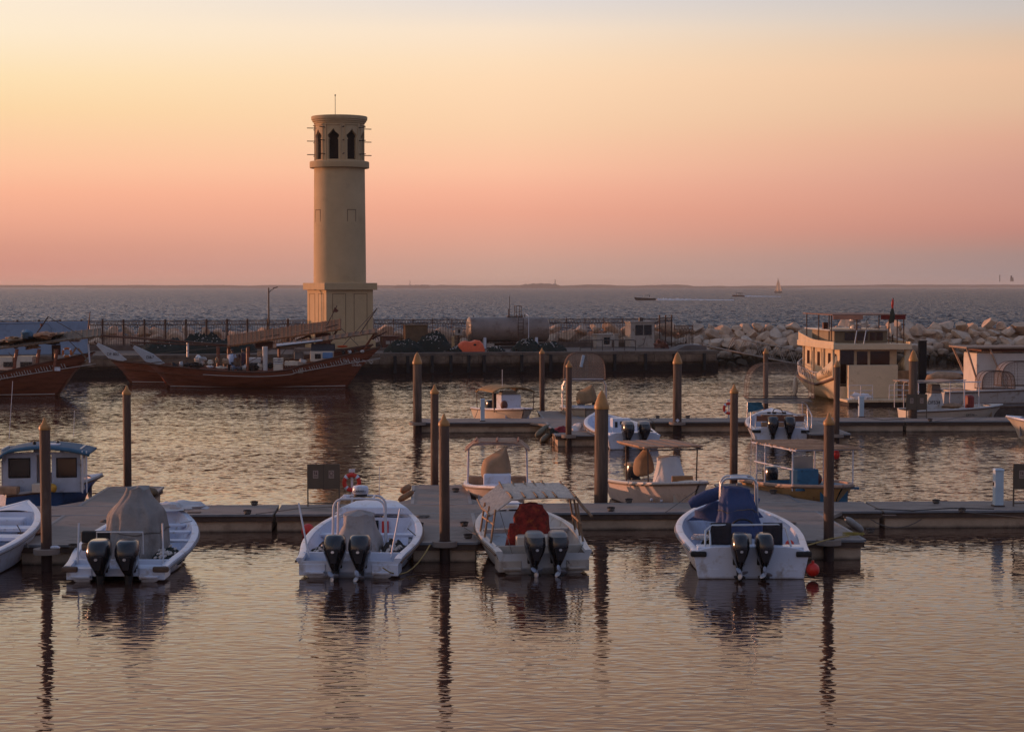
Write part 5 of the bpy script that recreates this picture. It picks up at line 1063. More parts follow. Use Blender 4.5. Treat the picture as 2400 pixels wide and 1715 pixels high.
for z_ in (2.8, 3.25): m_.tube([(lx - .2, -.35, z_), (lx + .2, -.35, z_), (lx + .2, .2, z_), (lx - .2, .2, z_), (lx - .2, -.35, z_)], .02, 6)
m_.box(lx - .25, -.05, 2.46, 1.2, .5, .04); m_.build('top_platform', rust, tk)
for x, h_ in ((lx - .72, 3.0), (lx + .55, 2.62), (-.85 * hlk, 2.5), (.85 * hlk, 2.48)): MB().tube([(x, 0, 2.35), (x, 0, h_)], .035, 6).build('vent_pipe', rust, tk)
MB().tube([(lx - .62, .1, 2.35), (lx - .62, .1, 4.0)], .025, 6).build('mast', lampm, tk)
MB().tube([(lx + .62, -1.0, .2), (lx + .62, -1.0, 2.5), (lx + .62, -.2, 2.6)], .03, 6).build('filler_pipe', whtube, tk)
# kiosks, sheds, floats on the quay
def kiosk(label, px0, px1, b, h, d_, m, cat='kiosk', name='kiosk', win=None, roof=None):
    a0, a1 = qa(px0, b), qa(px1, b); t = thing(name, label, cat, Q((a0 + a1) / 2, b + d_ / 2, QZ), ps); w_ = a1 - a0
    MB().box(0, 0, h / 2, w_, d_, h).build('cabin_body', m, t, bevel=.02)
    MB().box(0, 0, h + .04, w_ + .12, d_ + .12, .09).build('roof', roof or m, t, bevel=.015)
    for (x0, x1, z0, z1) in (win or []):
        MB().box((x0 + x1) / 2 * w_, -d_ / 2 - .012, (z0 + z1) / 2 * h, (x1 - x0) * w_, .03, (z1 - z0) * h).build('window', glassd, t)
    return t
dirtyw = mat('dirty_white_panel', (.36, .30, .25), .7, .2, 2, stain=((.20, .13, .09), .55, 2.5))
k1 = kiosk('white kiosk with two dark windows beside the gate leaves', 1478, 1534, 7.6, 1.95, 1.5, dirtyw, win=[(-.30, .02, .50, .90), (.06, .38, .50, .90)])
MB().box(0, -.3, 2.18, .30, .3, .28).build('roof_box', lampm, k1); MB().tube([(.25, -.80, .9), (.05, -.85, .25), (-.35, -.85, .1)], .02, 6).build('hanging_cable', lampm, k1)
k2 = kiosk('small dirty white cabinet with one dark opening behind the pipe railing', 1398, 1434, 5.0, 1.05, .9, dirtyw, win=[(-.02, .36, .35, .85)])
o = kiosk('white framed panel leaning by the fence left of the big kiosk', 1440, 1450, 8.2, 1.0, .06, dirtyw, cat='panel', name='panel')
kiosk('brown wooden cabin with two small pale panes, right of the tower', 897, 934, 7.0, .95, 1.4, brownb, cat='cabin', name='wooden_cabin')
for x, l in ((909, 'left'), (921, 'right')):
    o = MB().box(0, 0, 0, .30, .03, .24).build('pale_window_pane', mat('pale_pane', (.30, .27, .24), .5), None); o.location = Q(qa(x, 6.95), 6.95, QZ + .55); tag(o, '%s pale square pane on the brown wooden cabin' % l, 'pane')
kiosk('dark ochre shed with a rounded heap on top, seen through the fence', 950, 1002, 8.8, 1.75, 1.0, mat('ochre_shed', (.14, .085, .045), .9, .35, 2), cat='shed', name='shed')
o = kiosk('small white birdhouse shaped meter box left of the tank', 1068, 1082, 7.2, .55, .3, dirtyw, cat='meter box', name='meter_box', win=[(-.1, .25, .3, .8)]); o.location.z += 1.05
MB().box(0, 0, -.5, .12, .12, 1.0).build('stand', rust, o)
o = MB().box(0, 0, 0, .22, .3, 1.0).build('timber_post', ochre, None, bevel=.03); o.location = Q(qa(1062, 6.8), 6.8, QZ + .5); tag(o, 'weathered yellow timber post left of the tank', 'post')
fo = thing('orange_float', 'bright salmon orange float with a dark hole lying on the quay edge', 'float', Q(qa(1104, 1.6), 1.6, QZ), ps)
m_ = MB(); n1 = 40; prof2 = [(-.92, .0), (-1.0, .18), (-.93, .52), (-.70, .74), (-.42, .80), (-.15, .74), (.08, .76), (.30, .86), (.60, .82), (.82, .58), (.96, .25), (1.0, .0)]
m_.rings([[(a * s_, y, b * s_) for a, b in prof2] for y, s_ in ((-.42, .80), (-.38, .93), (-.25, 1.0), (.25, 1.0), (.38, .93), (.42, .8))]); m_.build('body', orangem, fo, 40, bevel=.03)
MB().blob((.20, -.42, .52), (.11, .05, .085), 14, 8).build('hole', blackm, fo, 60)
for (px, b, w_, h_, l, nf, sd) in ((950, 1.9, 1.6, .78, 'large green net mound right of the tower, left half', 16, 1), (1012, 2.2, 1.5, 1.15, 'tallest green net mound on the quay, dotted with white floats', 60, 2), (1068, 1.3, .5, .35, 'small dark net with floats touching the orange float', 16, 3), (1163, 1.2, .7, .35, 'low net heap with floats right of the orange float', 16, 4), (1235, 1.8, 1.2, .85, 'net mound with many white floats below the right end of the tank', 44, 5), (1292, 1.6, 1.2, .58, 'rightmost net mound below the tank, beside the railing', 22, 6),
     (480, 3.2, 2.4, 1.15, 'dark net mound behind the middle dhow, covered in white floats', 60, 7), (545, 3.4, 1.8, .9, 'dark net mound behind the dhow awning posts', 24, 8), (395, 3.2, 2.2, .8, 'low dark net mound behind the white prow boards', 14, 9)):
    netheap(l, Q(qa(px, b), b, QZ), w_, w_ * .6, h_, ps, nf, net, sd + 20, side=(-.3 if sd % 2 else .1))
tp_ = MB(); tp_.rings([[(x * s_, y, z_ * s_) for x, z_ in ((-1.35, 0), (-.6, .36), (.1, .44), (1.0, .36), (1.35, .30), (1.4, 0))] for y, s_ in ((-.8, .85), (-.4, 1), (.4, 1), (.8, .85))])
o = tp_.build('grey_tarpaulin', mat('grey_tarpaulin', (.13, .105, .095), .8, .25, 1.5), None, 30); o.location = Q(qa(1612, 2.2), 2.2, QZ); o.rotation_euler = (0, 0, ps); tag(o, 'grey tarpaulin stretched over a low load at the right end of the quay', 'tarpaulin')
o = MB().blob((0, 0, 0), (.55, .5, .42), 18, 10, .35, 6, -.3).build('dark_engine_block', brownb, None, 30); o.location = Q(qa(1551, 5.0), 5.0, QZ + .2); tag(o, 'dark rusty lump of machinery below the gate leaves', 'machinery')
for px, wz, l in ((1128, .55, 'small grey plate standing in front of the tank'),): o = MB().box(0, 0, 0, wz, .04, .3).build('metal_plate', dirtyw, None); o.location = Q(qa(px + 22, 6.2), 6.2, QZ + .3); tag(o, l, 'plate')
# pale blue panel behind the left dhow
o = thing('boat_hull_panel', 'long pale blue moulded panel standing behind the left dhow', 'panel', Q(qa(100, 3.0), 3.0, QZ), ps)
wl_ = (qa(206, 3) - qa(-60, 3)); pn = MB(); pn.prism([(-wl_ * .62, 0), (wl_ * .40, 0), (wl_ * .40, 2.30), (-wl_ * .62, 2.22)], -.05, .05); pn.build('sheet', paleb, o, bevel=.03)
MB().tube([(-wl_ * .62, -.06, 2.12), (.0, -.06, 2.18), (wl_ * .05, -.06, 2.10), (wl_ * .075, -.06, 1.85), (wl_ * .08, -.06, .2)], .02, 6).build('edge_moulding', mat('panel_edge', (.10, .12, .17), .6), o)

# ------------------------------------------------------------------ rocks
protos = []
for k in range(9):
    r2 = random.Random(k); mb = MB(); import bmesh
    bm = bmesh.new(); bmesh.ops.create_icosphere(bm, subdivisions=3, radius=.5)
    cuts = [(Vector((r2.gauss(0, 1), r2.gauss(0, 1), r2.gauss(0, 1))).normalized(), r2.uniform(.24, .42)) for _ in range(11)]
    for v in bm.verts:
        for nrm, d in cuts:
            e = v.co.dot(nrm) - d
            if e > 0: v.co -= nrm * e * .99
        v.co *= 1 + .07 * noise.noise(v.co * 3.5 + Vector((k, 0, 0))) + .03 * noise.noise(v.co * 11 + Vector((k, 5, 0)))
    me = bpy.data.meshes.new('boulder'); bm.to_mesh(me); bm.free()
    for p in me.polygons: p.use_smooth = True
    try: me.set_sharp_from_angle(angle=R(22))
    except Exception: pass
    me.materials.append(rockm[k % 3]); protos.append(me)
def rock(x, y, z, s_, lab, grp):
    o = bpy.data.objects.new('boulder', rnd.choice(protos)); col.objects.link(o); o.location = (x, y, z)
    o.rotation_euler = (rnd.uniform(-.5, .5), rnd.uniform(-.5, .5), rnd.uniform(0, 6)); o.scale = (s_ * rnd.uniform(1.0, 1.5), s_ * rnd.uniform(.9, 1.3), s_ * rnd.uniform(.62, .95)); tag(o, lab, 'boulder', grp)
def crest(px): return 3.0 + .25 * math.sin(px * .011) + .3 * math.sin(px * .031 + 1)
nr = 0
GL, GR = 'breakwater boulders behind the iron fence', 'breakwater boulders right of the quay'
for b, zc, sz in ((13.4, 1.95, 1.35), (14.8, 2.65, 1.25)):
    a = qa(-40, b)
    while a < qa(1600, b):
        rock(*Q(a, b + rnd.uniform(-.3, .3), zc + rnd.uniform(-.35, .3)), sz * rnd.uniform(.75, 1.25), 'buff boulder of the breakwater seen behind the iron fence', GL); a += rnd.uniform(1.0, 1.35); nr += 1
rows = [(9.6, .15, 1.0), (10.6, .65, 1.15), (11.5, 1.15, 1.3), (12.5, 1.7, 1.4), (13.5, 2.2, 1.35), (14.6, 2.7, 1.3)]
for i, (b, zc, sz) in enumerate(rows):
    a = qa(1628 - 20 * (i < 2), b) + rnd.uniform(0, .5); e = qa(2420, b)
    while a < e:
        big = 1.35 if rnd.random() < .16 else 1
        rock(*Q(a, b + rnd.uniform(-.4, .4), zc + rnd.uniform(-.25, .25) + (.25 if big > 1 else 0)), sz * .88 * big * rnd.uniform(.65, 1.15), 'rugged boulder of the bare breakwater right of the quay', GR); a += rnd.uniform(.85, 1.25) * (1 if sz > 1.2 else .85); nr += 1

def coreP(u, v):
    a = -60 + 135 * u; b = 9.0 + 8.5 * v; z = -1.0 + 3.6 * sm(min(1, v * 1.35)) - 2.2 * sm((v - .80) / .2) if a > qa(1640, 10) else -1.0 + 3.5 * sm((v - .42) / .3) - 2.2 * sm((v - .84) / .16)
    p = Vector((a * 1.1, b * 1.1, 0)); d1 = noise.voronoi(p)[0]; z += .55 * (.6 - d1[0]) + .25 * noise.noise(p * 3)
    return tuple(Q(a, b, z))
tag(MB().grid(coreP, 900, 44).build('rubble_between_boulders', rockm[1], None, 30), kind='stuff')
# gangway and float
gw = thing('gangway', 'sloping metal truss gangway running down from the quay end', 'gangway', at(1648, 809, 136.5), 0)
g0 = Vector(gw.location); g1 = at(1880, 856, 131.0); d = g1 - g0
for s_ in (0, 1):
    off_ = Vector((0, 1.1 * s_, 0)); mb = MB(); mb.tube([off_, d + off_], .06, 6); up = Vector((0, 0, .95)); mb.tube([d * .33 + off_ + up, d + off_ + up], .035, 6); mb.tube([d * .26 + off_, d * .33 + off_ + up], .03, 6)
    for k in range(6): a_ = .33 + k * .67 / 6; b_ = a_ + .67 / 12; c_ = a_ + .67 / 6; mb.tube([d * a_ + off_ + up, d * b_ + off_, d * c_ + off_ + up], .028, 6)
    mb.build('truss', steel if 0 else mat('dull_aluminium', (.26, .21, .17), .5, .2, 4), gw, 60)
MB().add([(0, 0, 0), (0, 1.1, 0), d + Vector((0, 1.1, 0)), d, (0, 0, .06), (0, 1.1, .06), d + Vector((0, 1.1, .06)), d + Vector((0, 0, .06))], [(0, 1, 2, 3), (7, 6, 5, 4), (0, 3, 7, 4), (1, 5, 6, 2), (0, 4, 5, 1), (3, 2, 6, 7)]).build('walkway', mat('walkway_grating', (.10, .08, .07), .8), gw)
fl2 = thing('floating_platform', 'low white edged floating platform beyond the houseboat', 'floating platform', at(2080, 850, 131), R(3))
MB().box(1.2, 0, .28, 12.5, 3.0, .4).build('deck', mat('grey_platform_deck', (.09, .065, .055), .9, .2, 2), fl2); MB().box(1.2, -1.53, .44, 12.5, .06, .16).build('white_edge', white2, fl2); fl2.location.z = 0
# ------------------------------------------------------------------ far sea
shore = mat('far_shore_haze_green', (.055, .055, .065), .9, .2, .01)
def strip(px0, px1, Y, hs, name, kind='structure', label=None, cat=None, depth=300):
    n = len(hs) - 1; m_ = MB(); xs = [(px0 + (px1 - px0) * k / n - CX) / F * Y for k in range(n + 1)]
    m_.rings([[(x, Y, -1), (x, Y, h_), (x, Y + depth, h_), (x, Y + depth, -1)] for x, h_ in zip(xs, hs)]); o = m_.build(name, shore, None, 60); tag(o, label, cat, kind=kind)
strip(-300, 1900, 7600, [5 + 4.5 * (noise.noise(Vector((k * .15, 1, 0))) + .5 * noise.noise(Vector((k * .9, 1, 0)))) + (4 if k < 140 else 4 * (160 - k) / 20 * .2) for k in range(161)], 'far_shore')
strip(1500, 2500, 8600, [3 + 9 * sm(k / 60) + 3 * noise.noise(Vector((k * .2, 5, 0))) for k in range(81)], 'far_shore')
strip(200, 1880, 5200, [.9 + .3 * noise.noise(Vector((k * .5, 9, 0))) for k in range(120)], 'sand_spit')
strip(1218, 1314, 7000, [5] + [15 + 3.0 * noise.noise(Vector((k * .6, 2, 0))) * 2 - 5 * abs(k / 24 - .5) ** 2 * 4 for k in range(24)] + [5], 'wooded_island')
strip(925, 1008, 6800, [4] + [9 + 3.0 * noise.noise(Vector((k * .7, 7, 0))) for k in range(16)] + [4], 'low_island')
def farm(name, label, cat, px, y0, y1, Y, w_, m=shore):
    p = at(px, y1, Y); h_ = (y1 - y0) / F * Y; o = MB().box(0, 0, h_ / 2, w_, w_, h_, taper=.6).build(name, m, None); o.location = p; tag(o, label, cat)
farm('radio_mast', 'thin mast on the low far island left of centre', 'mast', 961, 657, 668, 6800, 2.5); farm('water_tower', 'small tower at the right end of the wooded island', 'tower', 1301, 655, 664, 7000, 4)
for i, (px, y0, w_) in enumerate(((2343, 644, 4), (2370, 646, 9), (2374, 650, 6))): farm('far_crane', ['thin far crane on the right horizon', 'taller far crane frame on the right horizon', 'lower crane frame beside the tall far crane'][i], 'crane', px, y0, 660, 8400, w_)
# sailing yacht
sy = thing('sailing_yacht', 'small sailing yacht with pale sails below the right horizon', 'sailing yacht', gp(1824, 685.5, 0), R(20))
sy.location = at(1824, 686, 1750); sy.location.z = 0
k_ = 7.4
MB().rings([[(-w_, y_, .9), (-w_ * .6, y_, 0), (0, y_, -.3), (w_ * .6, y_, 0), (w_, y_, .9)] for w_, y_ in ((1.0, -4.5), (1.4, -1), (1.3, 2), (.1, 5))]).build('hull', lampm, sy, 40); 
MB().tube([(0, .5, .5), (0, .5, 13.5)], .12, 6).build('mast', lampm, sy); sail = mat('cream_sail', (.55, .45, .36), .9, .1, 2)
for pts, nm in (([(0, .3, 1.6), (.8, -4.0, 1.8), (.05, .3, 13.2)], 'mainsail'), ([(0, 4.8, 1.2), (.5, 1.0, 1.4), (.05, .7, 11.8)], 'jib')):
    m_ = MB(); m_.grid(lambda u, v: tuple((Vector(pts[0]).lerp(Vector(pts[1]), u)).lerp(Vector(pts[2]), v) + Vector((.5 * math.sin(u * 3.14) * (1 - v), 0, 0))), 8, 8); m_.build(nm, sail, sy, 60, solid=.03)
sy.rotation_euler = (0, 0, R(37))
foamm = foam
def wake(label, px0, px1, y, Y, th):
    m_ = MB(); r2 = random.Random(px0); x0, x1 = (px0 - CX) / F * Y, (px1 - CX) / F * Y; n = 60; tp = []; bt = []
    for k in range(n + 1):
        x = x0 + (x1 - x0) * k / n; q = (1 - k / n) ** 1.5; tp.append((x, Y + .3, .22 + th * q * (.6 + .8 * r2.random()))); bt.append((x, Y, 0.0))
    m_.rings([[bt[k], tp[k], (tp[k][0], Y + .8 + 2.5 * (1 - k / n), .0)] for k in range(n + 1)], True, True); o = m_.build('wake_foam', foamm, None, 60); o.location = (x0, Y, 0)
    for v in o.data.vertices: v.co.x -= x0; v.co.y -= Y
    tag(o, label, 'foam', kind='stuff')
def launch(name, label, px, y, Y, L, hm, heading, cab=True, canopy=False):
    t = thing(name, label, 'motorboat', ((px - CX) / F * Y, Y, 0), R(heading))
    S = Sk(L, L * .27, L * .10, L * .15, ex=2.2); hull_parts(S, t, hm, whitein, rail_br, gm=white2, N=14)
    MB().box(0, L * .45, L * .16, L * .16, L * .22, L * .10).build('console', cream, t, bevel=.05)
    if canopy:
        tubes(t, 'canopy_post', rail_br, [[(sx * L * .11, yy * L, .1 * L), (sx * L * .11, yy * L, L * .29)] for sx in (-1, 1) for yy in (.2, .65)], .05); MB().box(0, .42 * L, .30 * L, .26 * L, .55 * L, .02 * L).build('canopy', brownb, t)
    for i in range(3): MB().blob((.0, L * (.30 + .08 * i), L * .21), (.18, .18, .5), 8, 6).build('seat_back', blackm, t, 60)
launch('speedboat', 'dark speedboat running left with a white wake, above the tank', 1537, 705, 840, 9.5, lampm, 84)
launch('motor_launch', 'small brown launch with a roof, left of the sailing yacht', 1745, 697, 1120, 7.5, brownb, 80, canopy=True)
wake('white wake churned up behind the speedboat', 1540, 1720, 705, 840, .75)
wake('thin white wake behind the brown launch', 1745, 1830, 697, 1120, .45)
# ------------------------------------------------------------------ yacht (houseboat dhow)
Y_ = thing('houseboat', 'cream two deck houseboat with its flat stern towards the camera', 'houseboat', (19.2, 102.6, 0), R(5)); Y_.scale = (.90, .92, .70)
def yh(t):  # t 0 stern .. 1 bow : half beam, sheer z
    w_ = 2.05 + .35 * sm(t / .4) if t < .5 else 2.40 * (1 - ((t - .5) / .5) ** 2.3); return max(.08, w_), 1.55 + 1.15 * (t ** 2.2) + .95 * max(0, .28 - t) / .28
LY = 13.5
rs = []; N = 30
for i in range(N + 1):
    q = i / N; w_, z_ = yh(q); rk = 1.9 * q ** 6; b = w_ * (.80 - .35 * q ** 2)
    rs.append([(-w_, LY * q, z_), (-w_ * .97, LY * q - rk * .15, z_ * .62), (-b, LY * q - rk * .7, .25), (0, LY * q - rk, -.5), (b, LY * q - rk * .7, .25), (w_ * .97, LY * q - rk * .15, z_ * .62), (w_, LY * q, z_)])
h = MB(); h.rings(rs, False, False, closed=False); h.build('hull', creamy, Y_, 40)
MB().prism([(-2.05, .22), (-1.7, -.2), (1.7, -.2), (2.05, .22), (2.05, 1.35), (-2.05, 1.35)], -.02, .06).build('transom', creamy, Y_)
m_ = MB(); m_.rings([[(-yh(i / N)[0] + .05, LY * i / N, 1.45 + .35 * (i / N) ** 2), (yh(i / N)[0] - .05, LY * i / N, 1.45 + .35 * (i / N) ** 2)] for i in range(N + 1)], False, False, closed=False); m_.build('main_deck', plank, Y_)
for sx in (-1, 1):
    MB().tube([(sx * (yh(i / N)[0] + .04), LY * i / N, yh(i / N)[1] - .42 * (1 - .3 * (i / N))) for i in range(N + 1)], .10, 6).build('rubbing_strake', mat('brown_strake', (.10, .05, .035), .7), Y_, 60)
    MB().tube([(sx * (yh(i / N)[0]), LY * i / N, yh(i / N)[1] + .55) for i in range(8, N + 1)], .03, 6).build('bulwark_rail', whtube, Y_, 60)
    for i in range(8, N + 1): MB().tube([(sx * yh(i / N)[0], LY * i / N, yh(i / N)[1] - .05), (sx * yh(i / N)[0], LY * i / N, yh(i / N)[1] + .55)], .022, 5).build('rail_post', whtube, Y_)
    # raised quarter board carrying the name
    m_ = MB(); m_.rings([[(sx * (yh(i / N)[0] + .01), LY * i / N, yh(i / N)[1] - .1), (sx * (yh(i / N)[0] + .03), LY * i / N, yh(i / N)[1] + .45 + .75 * (1 - i / 8))] for i in range(0, 9)], False, False, closed=False); m_.build('quarter_board', creamy, Y_, 40, solid=.06)
text('ريح البحر', .50, Y_, (-2.30, 1.8, 2.45), (R(90), 0, R(-90)), inkm)
# swim platform and stern box, rails
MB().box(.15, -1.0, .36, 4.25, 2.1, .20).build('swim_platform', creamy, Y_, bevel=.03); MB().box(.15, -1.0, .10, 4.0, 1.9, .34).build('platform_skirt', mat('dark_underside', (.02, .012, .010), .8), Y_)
MB().box(.0, -.25, 1.72, 3.0, .5, 2.52).build('stern_locker', creamy, Y_, bevel=.04)
MB().box(1.85, -.1, 1.5, .9, .3, 2.1).build('wooden_stair', mat('tan_stair_wood', (.28, .15, .07), .7, .3, 3), Y_, bevel=.02)
for x0, x1 in ((-1.85, -.45), (.55, 2.1)):
    tubes(Y_, 'stern_rail', whtube, [[(x0, -1.95, .46), (x0, -1.95, 1.55), (x1, -1.95, 1.55), (x1, -1.95, .46)], [(x0, -1.95, 1.15), (x1, -1.95, 1.15)], [(x0, -1.95, .8), (x1, -1.95, .8)], [((x0 + x1) / 2, -1.95, .46), ((x0 + x1) / 2, -1.95, 1.55)]], .026)
# main cabin
def hb(x0, x1, y0, y1, z0, z1, name, m, bevel=.02): return MB().box((x0 + x1) / 2, (y0 + y1) / 2, (z0 + z1) / 2, x1 - x0, y1 - y0, z1 - z0).build(name, m, Y_, bevel=bevel)
hb(-1.75, 1.75, .6, 9.2, 1.4, 4.15, 'main_cabin', creamy)
brg = mat('brown_tinted_glass', (.045, .018, .010), .12, .2, 2)
for x0, x1, z0, z1 in ((-1.70, -.88, 1.5, 4.05), (-.70, -.05, 2.9, 3.98), (.12, 1.30, 2.95, 4.0)): hb(x0, x1, .575, .62, z0, z1, 'stern_window', brg, 0)
for k in range(6): 
    for sx in (-1, 1): MB().box(sx * 1.76, 1.6 + 1.3 * k, 3.2, .04, .55, 1.1).build('side_window', brg, Y_)
for yy in (.3, 2.5, 5, 7.5): 
    for sx in (-1, 1): MB().box(sx * 2.2, yy, 3.1, .12, .12, 2.2).build('deck_post', creamy, Y_)
MB().box(2.25, .2, 3.2, .30, .3, 2.0).build('aft_pillar', creamy, Y_, bevel=.02)
# upper deck slab
m_ = MB(); sl2 = []
for q in np.linspace(0, 1, 16): yy = -.35 + 11.6 * q; w_ = 2.38 if q < .72 else 2.38 * (1 - ((q - .72) / .28) ** 2.4 * .75); sl2.append([(-w_, yy, 4.15), (w_, yy, 4.15), (w_, yy, 4.58), (-w_, yy, 4.58)])
m_.rings(sl2); m_.build('upper_deck_slab', creamy, Y_, 40, bevel=.03)
# scooped wings of the upper bulwark
for sx in (-1, 1):
    m_ = MB(); rr_ = []
    for k in range(17):
        q = k / 16; yy = -.3 + 11.3 * q; w_ = (2.38 if q < .72 else 2.38 * (1 - ((q - .72) / .28) ** 2.4 * .75)) - .03
        z_ = 4.58 + .12 + (.62 * sm((q - .35) / .6)) + .05
        rr_.append([(sx * (w_ - .08), yy, 4.56), (sx * w_, yy, 4.56), (sx * w_, yy, z_), (sx * (w_ - .08), yy, z_)])
    m_.rings(rr_); m_.build('upper_bulwark', creamy, Y_, 40)
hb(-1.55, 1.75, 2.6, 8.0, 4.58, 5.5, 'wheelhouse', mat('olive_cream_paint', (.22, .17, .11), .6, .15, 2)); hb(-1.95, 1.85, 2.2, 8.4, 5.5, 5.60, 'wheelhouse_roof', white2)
for x0, x1 in ((-.9, -.3), (-.12, .52), (.66, 1.0), (1.06, 1.45)): hb(x0, x1, 2.57, 2.62, 4.75, 5.36, 'wheelhouse_window', brg, 0)
# awning frame on top
for x, y in ((-2.15, 1.0), (-1.9, 2.5), (-2.15, 4), (-2.15, 7), (-.6, 1.0), (1.25, .6), (1.75, .6), (2.15, .6), (2.2, 3), (2.2, 6)): MB().tube([(x, y, 4.6), (x, y, 6.74)], .035, 6).build('awning_post', rust, Y_)
MB().box(.0, 4.0, 6.78, 4.5, 7.2, .07).build('awning_frame', mat('awning_canvas', (.20, .11, .08), .9, .2, 2), Y_)
MB().box(-1.3, .42, 6.60, 1.8, .05, .34).build('awning_valance', mat('salmon_valance', (.42, .20, .13), .9, .2, 3), Y_); MB().box(1.45, .42, 6.60, 1.5, .05, .34).build('awning_valance', mat('dark_red_valance', (.16, .02, .015), .9, .2, 3), Y_)
rd = MB(); rd.lathe([(.28, 0), (.36, .05), (.38, .2), (.34, .36), (.1, .42)], 20, (-.15, 3.0, 6.2)); rd.build('radar_dome', white, Y_, 50); MB().lathe([(.3, 0), (.34, .1), (.25, .3)], 20, (-.15, 3.0, 5.65)).build('satellite_dome', white, Y_, 50)
tubes(Y_, 'radar_mast', whtube, [[(-.5, 3, 5.6), (-.5, 3, 6.15), (.2, 3, 6.15), (.2, 3, 5.6)], [(.45, 2.6, 5.6), (.45, 2.6, 6.3), (.6, 2.6, 6.5)]], .03)
tubes(Y_, 'deck_ladder', steel, [[(-1.1, -.35, 4.6), (-.95, -.3, 5.6), (-.8, -.3, 5.6)], [(-.55, -.35, 4.6), (-.4, -.3, 5.6), (-.25, -.3, 5.6)]], .03)
hb(-1.6, -1.3, 5, 5.3, 5.6, 6.1, 'deck_stove', brownb)
MB().blob((-1.1, -1.55, .62), (.55, .3, .28), 18, 8, .6, 3).build('white_bags', foam, Y_, 50)
fg = thing('flag', 'red white and dark flag hanging limp from a pole above the houseboat stern', 'flag', onboat(Y_, (1.0, -.4, 3.25)), 0); fg.scale = (.6, .6, .62)
MB().tube([(0, 0, 0), (.12, 0, 3.9)], .03, 6).build('flagpole', lampm, fg)
for z0, z1, w_, m_c in ((3.0, 3.8, .10, redm), (1.7, 3.0, .22, mat('dark_green_cloth', (.045, .05, .035), .9, .3, 5)), (.7, 1.9, .18, cream)):
    MB().blob(((z0 + z1) / 2 * .03 - .05, -.05, (z0 + z1) / 2), (w_, .08, (z1 - z0) / 2), 12, 8, .3, z0).build('flag_cloth', m_c, fg, 60)
# ------------------------------------------------------------------ E5 white cabin boat on the right
E = thing('cabin_boat', 'white cabin boat with a flat roof on slanting posts, right edge', 'cabin boat', (23.2, 97.5, 0), R(-86))
S = Sk(11, 3.0, 1.0, 1.5, stern=.9, ex=2.4); hull_parts(S, E, white2, cream, rail_br, gm=white2)
m_ = MB(); m_.box(0, 5.9, 1.95, 2.2, 8.4, 1.95); m_.build('cabin', mat('grey_white_cabin', (.60, .55, .50), .6, .12, 1.5, stain=((.42, .34, .28), .58, 1.5)), E, bevel=.06)
E.location = (21.6, 97.5, 0)
MB().box(0, 6.0, 3.20, 3.0, 9.9, .10).build('flat_roof', mat('roof_edge_board', (.26, .18, .13), .8, .2, 2), E, bevel=.02); MB().box(0, 6.0, 3.08, 2.5, 8.2, .14).build('roof_beam', brownb, E)
for yy, s_ in ((5.35, 1), (6.2, 1)): pass
MB().box(1.115, 6.15, 2.30, .04, 1.55, .78).build('window_frame', blackm, E, bevel=.04)
MB().box(1.14, 6.35, 2.30, .02, .9, .62).build('window_pane', glassd, E); MB().box(1.14, 5.62, 2.30, .02, .42, .62).build('window_blind', cream, E)
tubes(E, 'roof_post', mat('peach_post', (.42, .28, .20), .6), [[(1.3, 1.15, 3.15), (1.1, 1.75, 1.5)], [(1.35, 2.3, 3.15), (1.2, 3.2, 1.2)], [(1.35, 6.6, 3.15), (1.35, 6.6, 1.3)], [(-1.3, 1.2, 3.15), (-1.1, 1.9, 1.5)]], .055)
o = MB().blob((0, 0, 0), (.95, .4, .28), 18, 8, .12, 3).build('rolled_sail', plank, None, 60); o.location = at(2215, 884, 96.5); tag(o, 'tan bundle rolled up in front of the white cabin boat', 'bundle')
for px, y, Y, s_, l in ((2332, 900, 93, .9, 'small wire fish trap in front of the white cabin boat, left'), (2392, 893, 93.5, 1.25, 'larger wire fish trap at the right edge of the photo')):
    p = at(px, y + 10, Y); cage(l, p, R(8), 1.7 * s_ * .55 * 2, .9, .95 * s_)
dk = thing('open_boat', 'long low grey boat lying across the right edge behind the lettered skiff', 'open boat', (19.8, 92.6, 0), R(-97))
S = Sk(9, 2.1, .55, .8, ex=2.2); hull_parts(S, dk, mat('weathered_grey_hull', (.15, .12, .11), .7, .3, 3), mat('dark_grey_inside', (.09, .075, .07), .8, .3, 3), rail_br)
netheap('dark net piled at the right edge in the long grey boat', onboat(dk, (0, 5.6, .45)), 1.3, .7, .6, R(-97), 10, netb, 41)
